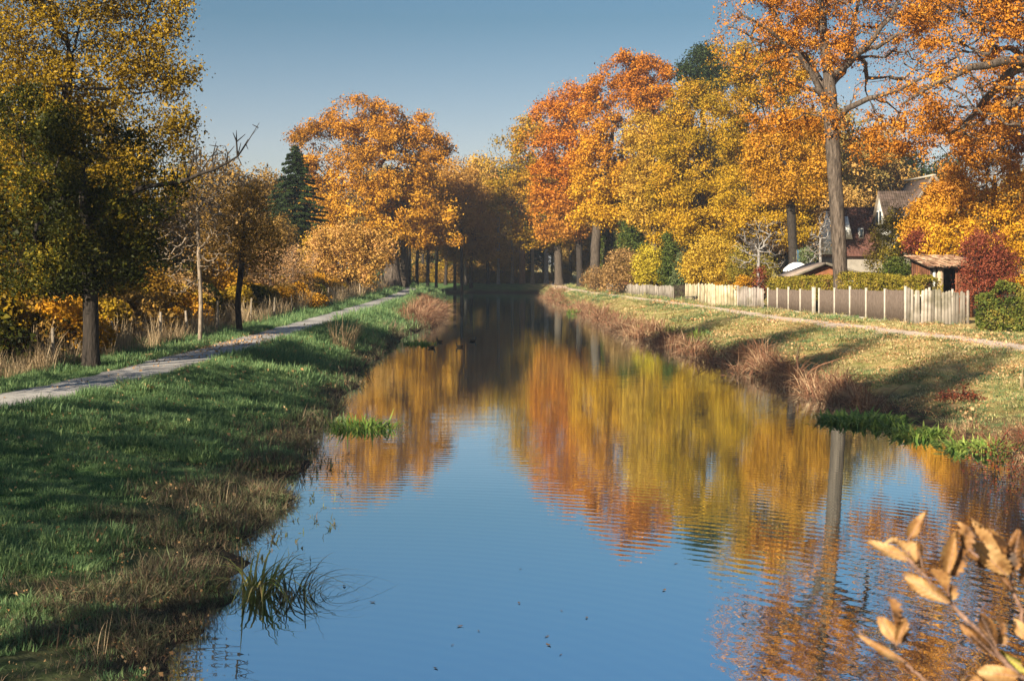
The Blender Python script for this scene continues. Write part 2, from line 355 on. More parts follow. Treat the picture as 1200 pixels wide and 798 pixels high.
def skeleton_mesh(name, sk, R0, tip, mat, rng, min_r=0.0, flare=0.5, nside=12, rexp=None, ng=0, gb=0):
    pos, par, chains, ntr = sk; n = len(pos); cnt = np.zeros(n)
    haschild = np.zeros(n, bool); haschild[par[par >= 0]] = True; cnt[~haschild] = 1
    for i in range(n - 1, 0, -1):
        if par[i] >= 0: cnt[par[i]] += cnt[i]
    cnt = np.maximum(cnt, 1); cnt0 = cnt.copy()
    if gb:
        for ids in chains[1:1 + ng]:
            for q, i_ in enumerate(ids[1:]): cnt[i_] += gb * (1 - (q + 1) / len(ids)) ** 1.3 * max(len(ids), 8) / 8
    e = rexp or math.log(max(R0 / tip, 1.01)) / math.log(max(cnt[0], 3))
    if rexp: tip = R0 / cnt[0] ** e
    rad = tip * cnt ** e
    Vs, Fs, o = [], [], 0
    for ci, ids in enumerate(chains):
        P = pos[ids]; r = rad[ids].copy()
        if ci > 0: r[0] = min(r[0], r[1] * 1.25)
        if r[1 if len(r) > 1 else 0] < min_r: continue
        r = np.minimum.accumulate(r); r[-1] *= 0.5 if ci else 1
        k = nside if r[0] > 0.14 else (6 if r[0] > 0.07 else (4 if r[0] > 0.035 else 3))
        if ci == 0:
            z = P[:, 2] - P[0, 2]; r = r * (1 + flare * np.exp(-z / (R0 * 1.3)))
            P = P.copy(); P[0, 2] -= 0.25
        V, F = tube(P, r, k)
        if ci == 0:
            a = np.tile(np.arange(k), len(P)) * 2 * math.pi / k; zz = V[:, 2]
            f = 1 + 0.10 * np.sin(a * 3 + 1.0 + zz * 0.25) * np.exp(-(zz - P[0, 2]) / (R0 * 3)) + 0.05 * (vnoise(a * 2, zz * 1.5) - 0.5) * 2
            C = np.repeat(P, k, 0); V = C + (V - C) * f[:, None]
        Vs.append(V); Fs.append(F + o); o += len(V)
    return mesh_np(name, np.vstack(Vs), np.vstack(Fs), [mat], True), cnt0, rad
def crown_mesh(name, sk, cnt, nleaf, size, sig, mat, rng, maxcnt=4, aspect=0.55, up=0.4, clump=None, skip=None, droop=0.0):
    pos, par, chains, ntr = sk
    ok = np.where((cnt <= maxcnt) & (np.arange(len(pos)) >= ntr * 0.5))[0]
    if skip is not None: ok = ok[~skip(pos[ok])]
    wgt = 1.0 / cnt[ok] ** 0.5; 
    if clump: wgt = wgt * (0.15 + (vnoise(pos[ok, 0] * clump + 11, pos[ok, 2] * clump + pos[ok, 1] * clump * 0.7) > 0.42))
    k = rng.choice(ok, nleaf, p=wgt / wgt.sum())
    g = rng.normal(size=(nleaf, 3)) * sig * np.array([1, 1, 0.7]); P = pos[k] + g; P[:, 2] -= droop * np.abs(g[:, 0])
    V, F = leaf_quads(P, size, rng, aspect, up, nb=1.15 * g / (np.linalg.norm(g, axis=1)[:, None] + 1e-6)); return mesh_np(name, V, F, [mat])
def tree(name, label, cat, base, R0, lobes, leaf, n=500, nleaf=30000, size=0.2, sig=0.45, bark=BARK_MID, trunk=None, guides=(), tip=0.012, seed=1,
         seg=0.9, low=0.8, group=None, maxcnt=4, clump=None, min_r=0.0, jit=0.12, shell=0.5, zmin=1.0, up=0.4, aspect=0.55, flare=0.5, sag=0, skip=None, trunk_top=0.65, nside=12, rexp=None, gb=0):
    rng = np.random.default_rng(seed); bx, by, bz = base
    L = [(l[0] - bx, l[1] - by, l[2] - bz, l[3], l[4], l[5]) for l in lobes]
    if trunk is None:
        zt = max(l[2] + l[5] for l in L) * trunk_top; cx = np.average([l[0] for l in L], weights=[l[3] for l in L]); cy = np.average([l[1] for l in L])
        trunk = [(0, 0, 0), (cx * .04 + rng.normal() * .08, cy * .05, zt * .3), (cx * .25, cy * .25, zt * .65), (cx * .6, cy * .6, zt)]
    else: trunk = [(p[0] - bx, p[1] - by, p[2] - bz) for p in trunk]
    guides = [[(p[0] - bx, p[1] - by, p[2] - bz) for p in g] for g in guides]
    sk = grow(L, n, rng, trunk, guides, seg, shell, low, jit, sag, zmin)
    root = empty(name, (bx, by, bz)); tag(root, label, cat, group)
    me, cnt, rad = skeleton_mesh('trunk', sk, R0, tip, bark, rng, min_r, flare, nside, rexp, len(guides), gb)
    obj('trunk', me, root)
    if nleaf:
        sk_ = None
        if skip is not None: sk_ = lambda P: skip(P + np.array([bx, by, bz]))
        obj('crown', crown_mesh('crown', sk, cnt, nleaf, size, sig, leaf, rng, maxcnt, aspect, up, clump, sk_), root)
    root['_r'] = 0; del root['_r']
    return root
def plobes(Y, items, depth=0.8):
    """pixel ellipses (px, py, rx, ry[, dy]) at distance Y -> world lobes"""
    return [(PX(i[0], Y), Y + (i[4] if len(i) > 4 else 0), PZ(i[1], Y), i[2] / FPX * Y, i[2] / FPX * Y * depth, i[3] / FPX * Y) for i in items]
def base_at(px, Y): x = PX(px, Y); return (x, Y, gz(x, Y) - 0.03)
def copy_thing(root, loc, rz, s, label, mats=None, group=None):
    r = root.copy(); COL.objects.link(r); r.location = loc; r.rotation_euler = (0, 0, rz); r.scale = s if isinstance(s, tuple) else (s, s, s); r['label'] = label
    if group: r['group'] = group
    for ch in root.children:
        c = ch.copy(); COL.objects.link(c); c.parent = r
        if mats and ch.name.split('.')[0] in mats:
            c.material_slots[0].link = 'OBJECT'; c.material_slots[0].material = mats[ch.name.split('.')[0]]
    return r

# leaf colours
LM_GOLD_L = leaf_mat('leaf_golden_oak', [(0.15, (0.36, 0.16, 0.02)), (0.45, (0.62, 0.32, 0.035)), (0.8, (0.78, 0.46, 0.07))], 0.3, top=[(0.15, (0.22, 0.12, 0.014)), (0.5, (0.50, 0.22, 0.018)), (0.85, (0.66, 0.32, 0.03))], zr=(9, 20))
LM_ORANGE = leaf_mat('leaf_rust_orange', [(0.15, (0.30, 0.13, 0.02)), (0.5, (0.55, 0.25, 0.05)), (0.85, (0.66, 0.36, 0.08))], 0.3, top=[(0.15, (0.32, 0.09, 0.012)), (0.5, (0.58, 0.20, 0.02)), (0.85, (0.70, 0.31, 0.03))], zr=(6, 14))
LM_TALL = leaf_mat('leaf_orange_over_yellow', [(0.15, (0.42, 0.22, 0.02)), (0.5, (0.70, 0.42, 0.03)), (0.85, (0.80, 0.52, 0.06))], 0.3, top=[(0.15, (0.30, 0.10, 0.012)), (0.5, (0.56, 0.21, 0.02)), (0.85, (0.66, 0.32, 0.03))], zr=(9, 19))
LM_YG = leaf_mat('leaf_yellow_green', [(0.15, (0.26, 0.18, 0.015)), (0.5, (0.55, 0.36, 0.025)), (0.85, (0.74, 0.44, 0.05))], 0.28, top=[(0.15, (0.15, 0.12, 0.01)), (0.5, (0.38, 0.26, 0.018)), (0.85, (0.60, 0.31, 0.025))], zr=(8, 19))
LM_KHAKI = leaf_mat('leaf_khaki', [(0.15, (0.30, 0.20, 0.03)), (0.5, (0.55, 0.36, 0.05)), (0.85, (0.68, 0.42, 0.10))], 0.3)
LM_GREENY = leaf_mat('leaf_green_gold', [(0.15, (0.15, 0.12, 0.015)), (0.5, (0.40, 0.27, 0.025)), (0.85, (0.64, 0.34, 0.04))], 0.3)
LM_AMBER = leaf_mat('leaf_amber', [(0.15, (0.34, 0.17, 0.015)), (0.5, (0.58, 0.31, 0.03)), (0.85, (0.70, 0.38, 0.07))], 0.5)
LM_RUSTOAK = leaf_mat('leaf_copper', [(0.1, (0.22, 0.075, 0.012)), (0.5, (0.54, 0.22, 0.028)), (0.9, (0.74, 0.38, 0.06))], 0.5)
LM_BRIGHT = leaf_mat('leaf_bright_orange', [(0.1, (0.48, 0.26, 0.02)), (0.45, (0.72, 0.44, 0.03)), (0.85, (0.74, 0.32, 0.07))], 0.45, top=[(0.1, (0.34, 0.12, 0.03)), (0.5, (0.58, 0.23, 0.045)), (0.9, (0.68, 0.36, 0.09))], zr=(4.5, 8.5))
LM_OLIVEGOLD = leaf_mat('leaf_olive_gold', [(0.1, (0.09, 0.065, 0.008)), (0.5, (0.27, 0.185, 0.016)), (0.9, (0.50, 0.33, 0.025))], 0.6)
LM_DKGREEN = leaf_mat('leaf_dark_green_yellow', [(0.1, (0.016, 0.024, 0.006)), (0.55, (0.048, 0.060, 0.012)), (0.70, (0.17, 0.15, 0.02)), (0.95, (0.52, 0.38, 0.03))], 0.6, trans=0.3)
LM_BROWNG = leaf_mat('leaf_brown_green', [(0.1, (0.11, 0.07, 0.025)), (0.5, (0.26, 0.165, 0.05)), (0.9, (0.44, 0.27, 0.08))], 0.6)
LM_PINK = leaf_mat('leaf_dusty_pink', [(0.1, (0.36, 0.19, 0.11)), (0.5, (0.56, 0.34, 0.21)), (0.9, (0.66, 0.46, 0.30))], 0.8)
LM_PEACH = leaf_mat('leaf_peach', [(0.1, (0.40, 0.24, 0.06)), (0.5, (0.62, 0.38, 0.13)), (0.9, (0.66, 0.36, 0.20))], 0.8)
LM_SPRUCE = leaf_mat('needles_dark', [(0.1, (0.010, 0.022, 0.010)), (0.6, (0.028, 0.052, 0.02)), (0.95, (0.06, 0.085, 0.03))], 0.8, trans=0.1)
LM_YBUSH = leaf_mat('leaf_lemon', [(0.1, (0.30, 0.27, 0.03)), (0.5, (0.56, 0.47, 0.05)), (0.9, (0.68, 0.55, 0.10))], 1.2)
LM_GBUSH = leaf_mat('leaf_gold_bush', [(0.1, (0.34, 0.22, 0.03)), (0.5, (0.60, 0.42, 0.06)), (0.9, (0.68, 0.48, 0.10))], 1.0)
LM_PURPLE = leaf_mat('leaf_wine_red', [(0.1, (0.10, 0.022, 0.02)), (0.5, (0.24, 0.06, 0.045)), (0.9, (0.42, 0.15, 0.09))], 1.2)
LM_GREEN = leaf_mat('leaf_green', [(0.1, (0.025, 0.045, 0.012)), (0.5, (0.07, 0.11, 0.025)), (0.9, (0.16, 0.19, 0.05))], 1.2)
LM_IVY = leaf_mat('leaf_hedge', [(0.1, (0.04, 0.07, 0.018)), (0.55, (0.13, 0.17, 0.04)), (0.9, (0.34, 0.28, 0.08))], 1.2)
LM_HEDGEY = leaf_mat('leaf_hedge_yellow', [(0.1, (0.10, 0.10, 0.02)), (0.5, (0.28, 0.25, 0.04)), (0.9, (0.42, 0.30, 0.08))], 1.0)
LM_BLUEG = leaf_mat('needles_bluish', [(0.1, (0.06, 0.10, 0.05)), (0.9, (0.22, 0.28, 0.16))], 1.0, trans=0.15)
LM_UNDER = leaf_mat('leaf_understorey', [(0.1, (0.12, 0.07, 0.015)), (0.5, (0.32, 0.19, 0.03)), (0.9, (0.58, 0.36, 0.05))], 0.9)
LM_TAN = leaf_mat('leaf_tan', [(0.1, (0.20, 0.12, 0.06)), (0.5, (0.36, 0.23, 0.12)), (0.9, (0.48, 0.32, 0.18))], 1.0)
LM_DIM = leaf_mat('leaf_dim_brown', [(0.1, (0.38, 0.22, 0.08)), (0.5, (0.64, 0.38, 0.12)), (0.9, (0.80, 0.52, 0.18))], 0.3, trans=.45)
# ============================================================ TREES
def W3(px, py, Y): return (PX(px, Y), Y, PZ(py, Y))
# --- left bank, near the path
TWG = []; _r = random.Random(4)          # bare twigs standing up from the dead branch
_bp = [(195, 213), (205, 211), (214, 210), (222, 209), (230, 208), (238, 206), (246, 203), (254, 199), (260, 196), (267, 193), (273, 188), (279, 183), (285, 178), (290, 170)]
for k_, (x_, y_) in enumerate(_bp):
    for sg_ in ((-1, 1) if k_ % 2 else (-1,)):
        h_ = _r.uniform(18, 48) * (1 if sg_ < 0 else .45) * (1 - .45 * k_ / 14); dx_ = _r.uniform(-4, 12); Y_ = 35.4 + _r.uniform(-.4, .4)
        P_ = [W3(x_, y_, 35.4), W3(x_ + dx_ * .5, y_ + sg_ * h_ * .35, (Y_ + 35.4) / 2), W3(x_ + dx_ * .9, y_ + sg_ * h_ * .7, Y_), W3(x_ + dx_ * .8 + _r.uniform(-2, 3), y_ + sg_ * h_, Y_)]
        TWG.append(P_)
        if h_ > 20: TWG.append([P_[1], W3(x_ + dx_ * .5 + 6, y_ + sg_ * h_ * .6, Y_), W3(x_ + dx_ * .5 + 8, y_ + sg_ * h_ * .85, Y_)]); TWG.append([P_[2], W3(x_ + dx_ * .9 - 4, y_ + sg_ * h_ * .9, Y_)])
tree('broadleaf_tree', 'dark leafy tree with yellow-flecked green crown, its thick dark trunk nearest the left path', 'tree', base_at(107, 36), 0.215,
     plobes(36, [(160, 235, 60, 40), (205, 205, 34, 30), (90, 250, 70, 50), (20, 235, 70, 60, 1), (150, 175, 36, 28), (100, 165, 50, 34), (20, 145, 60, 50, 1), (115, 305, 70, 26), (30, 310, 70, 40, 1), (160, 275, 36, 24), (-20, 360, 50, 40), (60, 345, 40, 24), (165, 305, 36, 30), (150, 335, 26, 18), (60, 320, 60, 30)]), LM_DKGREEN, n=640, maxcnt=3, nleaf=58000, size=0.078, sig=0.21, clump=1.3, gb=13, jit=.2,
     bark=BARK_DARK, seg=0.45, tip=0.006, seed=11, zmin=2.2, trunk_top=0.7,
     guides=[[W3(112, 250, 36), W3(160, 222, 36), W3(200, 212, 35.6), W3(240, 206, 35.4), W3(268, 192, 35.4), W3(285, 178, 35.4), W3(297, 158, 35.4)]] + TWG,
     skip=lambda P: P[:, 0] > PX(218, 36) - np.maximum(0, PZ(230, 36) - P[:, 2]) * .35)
tree('golden_tree', 'tall golden leafed tree with forked trunk reaching above the frame at far left', 'tree', base_at(62, 45), 0.26,
     plobes(45, [(90, 70, 90, 70), (160, 50, 52, 60), (165, 130, 55, 50), (212, 110, 26, 36), (200, 165, 30, 26), (40, 120, 80, 60), (0, 60, 90, 90), (110, -50, 90, 80), (20, -60, 90, 70), (190, 5, 34, 45), (70, 200, 110, 60), (170, 210, 60, 40), (0, 230, 80, 70), (195, 75, 36, 40), (215, 150, 24, 24)]), LM_OLIVEGOLD, n=1400, nleaf=88000, size=0.095, sig=0.28,
     bark=BARK_DARK, seg=0.55, tip=0.007, seed=12, zmin=3, clump=None, trunk_top=0.6, jit=0.18, min_r=.0)
tree('golden_tree', 'golden undergrowth tree with low yellow leaves, growing against the left frame edge', 'tree', base_at(-15, 48), 0.16,
     plobes(48, [(20, 330, 70, 45), (60, 350, 40, 30), (-30, 300, 60, 60)]), LM_UNDER, n=250, nleaf=14000, size=0.10, sig=0.28, bark=BARK_DARK, seg=0.5, seed=13, zmin=0.8)
tree('twisted_tree', 'nearly bare pale tree with contorted twigs beside the left path', 'tree', base_at(234, 46.6), 0.075,
     plobes(46.6, [(226, 252, 42, 44), (200, 290, 28, 34), (252, 290, 24, 34), (262, 245, 20, 30), (215, 330, 20, 18)]), LM_TAN, n=520, nleaf=1500, size=0.06, sig=0.15, bark=BARK_PALE, seg=0.22, jit=0.5, tip=0.013, rexp=None, seed=14, zmin=1.6, trunk_top=0.85, flare=0.2, sag=0.12)
tree('fruit_tree', 'slim dark-trunked tree with brownish green crown, right of the pale twisted tree', 'tree', base_at(281, 55), 0.13,
     plobes(55, [(285, 255, 38, 32), (300, 285, 34, 26), (262, 275, 26, 28), (285, 232, 26, 18), (310, 310, 20, 14)]), LM_BROWNG, n=330, nleaf=9500, size=0.08, sig=0.22, bark=BARK_DARK, seg=0.4, seed=15, zmin=1.8, tip=0.006)
for k, (px, Y, sc_, lab) in enumerate([(318, 80, 1.0, 'small dusty pink tree with pale forked stem, left one of the two behind the fence'), (345, 83, 0.95, 'small dusty pink tree with round crown, right one of the two behind the fence')]):
    tree('ornamental_tree', lab, 'tree', base_at(px, Y), 0.09, plobes(Y, [(px - 4, 325, 28, 20), (px + 6, 306, 24, 18), (px - 14, 310, 20, 16)]), LM_PINK, n=340, nleaf=4800, size=0.07, sig=0.22, bark=BARK_PALE, seg=0.35, jit=0.2, seed=20 + k, zmin=1.0, tip=0.007)
tree('fruit_tree', 'small young tree with yellow leaves and dark stem leaning over the path bend', 'tree', base_at(336, 92), 0.11, plobes(92, [(332, 335, 14, 12), (352, 325, 16, 12)]), LM_AMBER, n=110, nleaf=2600, size=0.10, sig=0.22, bark=BARK_DARK, seg=0.4, seed=24, zmin=1.0)
tree('peach_tree', 'round peach and yellow tree in front of the big left oak', 'tree', base_at(397, 107), 0.2,
     plobes(107, [(400, 285, 40, 22), (425, 300, 30, 24), (382, 308, 26, 24), (415, 325, 34, 16), (445, 292, 16, 22)]), LM_PEACH, n=420, nleaf=20000, size=0.15, sig=0.36, bark=BARK_MID, seg=0.6, seed=25, zmin=1.2)
tree('yellow_tree', 'low yellow-green tree under the left edge of the big left oak', 'tree', base_at(377, 112), 0.15,
     plobes(112, [(372, 325, 18, 20), (360, 300, 14, 20), (392, 330, 16, 14)]), LM_YG, n=160, nleaf=7000, size=0.16, sig=0.35, bark=BARK_MID, seg=0.6, seed=26, zmin=1.0)

# --- big oaks
tree('oak_tree', 'largest oak on the left bank, broad orange-gold crown on a thick pale trunk', 'tree', base_at(460, 150), 0.85,
     plobes(150, [(425, 148, 50, 32), (388, 175, 44, 45), (470, 158, 40, 34), (365, 215, 26, 34), (405, 215, 40, 40), (360, 170, 22, 22), (450, 190, 70, 60), (488, 165, 40, 30), (508, 195, 24, 28), (430, 250, 80, 42), (380, 245, 35, 45), (500, 240, 34, 40), (450, 285, 60, 24), (400, 285, 35, 18), (515, 275, 25, 22)]), LM_GOLD_L,
     n=820, maxcnt=2, nleaf=88000, size=0.22, sig=0.5, bark=BARK_OAK, seg=1.1, tip=0.02, seed=31, zmin=5, min_r=0.03, trunk_top=0.6, clump=0.6)
tree('oak_tree', 'second pale trunk standing tight against the largest left oak, golden low branches', 'tree', base_at(472, 154), 0.5,
     plobes(154, [(495, 265, 30, 30), (478, 225, 35, 35), (455, 300, 22, 15)]), LM_GOLD_L, n=260, nleaf=11000, size=0.27, sig=0.5, bark=BARK_MID, seg=1.1, tip=0.02, seed=32, zmin=5, min_r=0.025)
avn = [(480, 158, 'first slim dark trunk of the avenue right of the big oak'), (489, 162, 'pair-standing slim avenue trunk, second from the big oak'), (501, 166, 'slim avenue trunk third from the big oak'), (511, 171, 'slim avenue trunk fourth from the big oak'), (522, 177, 'slim avenue trunk fifth from the big oak, under brown leaves')]
for k, (px, Y, lab) in enumerate(avn):
    tree('avenue_tree', lab, 'tree', base_at(px, Y), 0.2, plobes(Y, [(px + 10, 245, 17, 32), (px + 2, 275, 17, 22), (px + 4, 215, 12, 18)], 1.6), LM_DIM if k > 2 else LM_GOLD_L, n=170, nleaf=6500, size=0.30, sig=0.55, bark=BARK_DARK, seg=1.3, tip=0.03, seed=40 + k, zmin=6, min_r=0.04)
tree('brown_tree', 'golden brown tree on a thin straight trunk at the far left end of the canal', 'tree', base_at(552, 174), 0.22,
     plobes(174, [(554, 240, 20, 26), (556, 262, 22, 28), (545, 290, 20, 18), (570, 285, 20, 22)]), LM_DIM, n=260, nleaf=11000, size=0.28, sig=0.6, bark=BARK_DARK, seg=1.3, tip=0.03, seed=46, zmin=4, min_r=0.04)
tree('pine_tree', 'straight reddish bare pine trunk rising from the end of the canal', 'tree', (PX(612, 178), 178, 0.9), 0.4,
     plobes(178, [(612, 235, 20, 26), (600, 215, 16, 18)]), LM_SPRUCE, n=150, nleaf=8000, size=0.35, sig=0.7, bark=BARK_RED, seg=1.5, tip=0.04, seed=47, zmin=12, min_r=0.05, trunk=[W3(612, 334, 178), W3(612, 300, 178), W3(611, 250, 178), W3(610, 215, 178)], flare=0.15)
for k, (px, Y, it, lab) in enumerate([(533, 173, [(533, 285, 18, 24), (540, 250, 15, 22), (528, 225, 10, 14)], 'golden brown low-branched tree at the left shore end of the canal'), (541, 169, [(538, 205, 20, 20), (552, 222, 22, 22), (522, 225, 16, 20), (545, 250, 20, 18)], 'tall sunlit golden brown tree between the largest left oak and the canal end'), (590, 186, [(588, 275, 18, 24), (596, 300, 18, 16)], 'dim golden tree right of the thin trunks at the canal end'), (572, 178, [(572, 245, 20, 26), (566, 285, 20, 20), (580, 300, 16, 14)], 'copper brown tree filling the middle of the canal end')]):
    tree('brown_tree', lab, 'tree', base_at(px, Y), .2, plobes(Y, it), LM_DIM, n=150, maxcnt=2, nleaf=9000, size=.24, sig=.6, bark=BARK_DARK, seg=1.2, tip=.03, seed=300 + k, zmin=2, min_r=.04)
for k, (px, Y, r_, lab) in enumerate([(624, 177, .22, 'second thin trunk, right of the reddish pine at the canal end'), (640, 178, .3, 'pale leaning trunk in the dark gap at the canal end'), (600, 178, .2, 'thin dark trunk left of the reddish pine'), (584, 177, .2, 'thin grey trunk between golden trees at the canal end'), (546, 176, .2, 'thin dark trunk under brown foliage near the left shore end')]):
    tree('forest_tree', lab, 'tree', base_at(px, Y), r_, plobes(Y, [(px, 225, 14, 22)]), LM_DIM, n=60, nleaf=3000, size=.26, sig=.6, bark=BARK_GREY if k in (1, 3) else BARK_PALE, seg=1.5, tip=.04, seed=310 + k, zmin=9, min_r=.04)
tree('pale_tree', 'pale greenish tall tree at the back of the gap between the two banks', 'tree', base_at(566, 205), 0.35,
     plobes(205, [(568, 205, 22, 22), (582, 222, 18, 28), (552, 222, 16, 22), (570, 245, 26, 22)]), LM_KHAKI, n=300, nleaf=12000, size=0.3, sig=0.7, bark=BARK_DARK, seg=1.5, tip=0.03, seed=48, zmin=8, min_r=0.05)
tree('oak_tree', 'green-gold oak at the left end of the right-bank tree row', 'tree', base_at(655, 165), 0.5,
     plobes(165, [(603, 175, 24, 26), (592, 205, 20, 20), (622, 160, 22, 24), (612, 225, 28, 32), (640, 215, 26, 36), (625, 265, 28, 24), (648, 290, 26, 24), (665, 260, 24, 28), (596, 235, 20, 24), (672, 300, 16, 18)]), LM_GREENY,
     n=430, maxcnt=2, nleaf=40000, size=0.22, sig=0.5, bark=BARK_MID, seg=1.2, tip=0.02, seed=50, zmin=5, min_r=0.03, clump=0.45)
tree('oak_tree', 'deep red-orange oak between the green-gold oak and the tallest orange oak', 'tree', base_at(680, 156), 0.4,
     plobes(156, [(668, 120, 26, 24), (648, 140, 24, 26), (630, 175, 22, 24), (665, 175, 36, 36), (655, 220, 38, 32), (690, 215, 22, 36), (682, 135, 20, 30), (660, 262, 34, 24), (640, 250, 22, 24)]), LM_ORANGE,
     n=450, maxcnt=2, nleaf=44000, size=0.215, sig=0.48, bark=BARK_DARK, seg=1.2, tip=0.02, seed=51, zmin=6, min_r=0.03, clump=0.45)
tree('oak_tree', 'tallest oak on the right bank, orange above and bright yellow below, grey trunk', 'tree', base_at(697, 141), 0.52,
     plobes(141, [(738, 88, 30, 28), (762, 95, 24, 26), (712, 108, 26, 26), (700, 140, 24, 36), (740, 140, 50, 42), (775, 130, 26, 34), (720, 195, 46, 40), (765, 190, 32, 42), (698, 225, 32, 34), (735, 245, 44, 30), (690, 262, 24, 20), (755, 275, 30, 20), (715, 268, 30, 22), (722, 290, 20, 14)]), LM_TALL,
     n=680, maxcnt=2, nleaf=74000, size=0.21, sig=0.46, bark=BARK_MID, seg=1.1, tip=0.02, seed=52, zmin=7, min_r=0.03, clump=0.45)
ivy = tree('oak_tree', 'ivy wrapped trunk just right of the tallest right-bank oak', 'tree', base_at(707, 144), 0.36,
     plobes(144, [(722, 230, 20, 24), (735, 205, 24, 24)]), LM_TALL, n=180, nleaf=8000, size=0.25, sig=0.5, bark=BARK_DARK, seg=1.2, tip=0.03, seed=53, zmin=8, min_r=0.03)
rg = np.random.default_rng(5); a = rg.random(2600) * 6.283; z = rg.random(2600) ** 0.9 * 6.4; rr = 0.42 + rg.random(2600) * 0.22
V, F = leaf_quads(np.stack([np.cos(a) * rr, np.sin(a) * rr, z], 1), 0.2, rg); obj('ivy', mesh_np('ivy', V, F, [LM_GREEN]), ivy)
tree('khaki_tree', 'pale khaki-gold tree right of the tallest orange oak', 'tree', base_at(768, 128), 0.4,
     plobes(128, [(758, 170, 26, 40), (760, 215, 30, 34), (782, 190, 26, 44), (775, 245, 34, 24), (748, 250, 18, 22)]), LM_KHAKI, n=360, maxcnt=2, nleaf=36000, size=0.18, sig=0.44, bark=BARK_MID, seg=1.0, tip=0.016, seed=54, zmin=5, min_r=0.02)
tree('lime_tree', 'broad yellow-green tree in the middle of the right-bank row', 'tree', base_at(815, 124), 0.5,
     plobes(124, [(815, 125, 34, 34), (795, 160, 28, 36), (835, 165, 40, 46), (812, 215, 48, 42), (850, 225, 34, 40), (800, 260, 38, 26), (838, 272, 38, 22), (785, 285, 24, 14)]), LM_YG,
     n=520, maxcnt=2, nleaf=62000, size=0.175, sig=0.43, bark=BARK_DARK, seg=1.0, tip=0.016, seed=55, zmin=5, min_r=0.02, clump=0.5)
tree('lime_tree', 'large yellow-green tree with dark shaded gaps just left of the huge oak trunk', 'tree', base_at(885, 116), 0.5,
     plobes(116, [(858, 72, 34, 30), (905, 82, 44, 40), (935, 290, 34, 22), (900, 292, 30, 18), (890, 110, 44, 46), (855, 130, 34, 40), (878, 175, 40, 46), (915, 150, 34, 50), (875, 230, 34, 36), (915, 215, 34, 44), (945, 190, 22, 50), (935, 255, 30, 30), (895, 270, 34, 20)]), LM_YG,
     n=580, maxcnt=2, nleaf=68000, size=0.165, sig=0.41, bark=BARK_DARK, seg=1.0, tip=0.016, seed=56, zmin=5, min_r=0.02, clump=0.55)
tree('amber_tree', 'glowing amber tree partly behind the left side of the huge oak trunk', 'tree', base_at(930, 100), 0.35,
     plobes(100, [(905, 175, 30, 28), (935, 160, 34, 34), (912, 215, 34, 26), (945, 205, 28, 38), (885, 195, 16, 16)]), LM_AMBER, n=300, maxcnt=2, nleaf=32000, size=0.145, sig=0.36, bark=BARK_DARK, seg=0.9, tip=0.014, seed=57, zmin=5, min_r=0.015)
YO = 72
tree('oak_tree', 'huge oak behind the panel fence with bare grey trunk and open copper canopy', 'tree', base_at(984, YO), 0.40,
     plobes(YO, [(890, 25, 55, 45), (950, 50, 50, 45), (1010, 30, 60, 50), (1070, 40, 50, 60), (1100, 100, 50, 40), (1040, 110, 50, 35), (975, -40, 110, 60), (1080, -30, 90, 60), (1000, 145, 55, 22), (1060, 160, 45, 20), (1095, 170, 40, 24), (930, 120, 44, 24), (890, 150, 36, 20), (860, 60, 30, 34), (945, 150, 40, 16), (1020, 175, 40, 16)], 1.0), LM_RUSTOAK,
     n=1050, nleaf=66000, size=0.118, sig=0.26, bark=BARK_OAK, seg=0.8, tip=0.009, seed=60, zmin=7.5, min_r=0.006, nside=18, flare=0.28, jit=0.22, clump=0.5, low=0.5, rexp=0.5, gb=60,
     trunk=[W3(985, 366, YO), W3(985, 320, YO), W3(981, 250, YO), W3(977, 190, YO), W3(974, 145, YO), W3(972, 95, YO), W3(966, 50, YO), W3(962, 5, YO), W3(950, -50, YO)],
     guides=[[W3(974, 135, YO), W3(955, 95, YO - .5), W3(935, 65, YO - 1), W3(915, 45, YO - 1), W3(890, 30, YO - 2), W3(860, 8, YO - 2)],
             [W3(974, 115, YO), W3(950, 75, YO + 1), W3(925, 50, YO + 2), W3(900, 5, YO + 2), W3(890, -40, YO + 2)],
             [W3(935, 66, YO - 1), W3(905, 68, YO - 2), W3(878, 90, YO - 3)], [W3(965, 112, YO), W3(935, 98, YO - 1), W3(915, 95, YO - 2)],
             [W3(974, 95, YO), W3(1000, 70, YO - 1), W3(1025, 45, YO - 2), W3(1050, 10, YO - 2), W3(1065, -30, YO - 2)],
             [W3(1012, 60, YO - 1), W3(1040, 50, YO - 3), W3(1075, 30, YO - 4)],
             [W3(974, 100, YO), W3(990, 78, YO + 2), W3(1000, 40, YO + 3), W3(1010, -20, YO + 4)],
             [W3(976, 140, YO), W3(1010, 118, YO - 2), W3(1045, 110, YO - 3), W3(1085, 90, YO - 4), W3(1110, 80, YO - 4)]],
     skip=lambda P: (P[:, 2] < PZ(100, YO)) & (np.abs(P[:, 0] - PX(977, YO)) < 0.9) & (P[:, 1] < YO + .3) & (P[:, 2] < PZ(170, YO)))
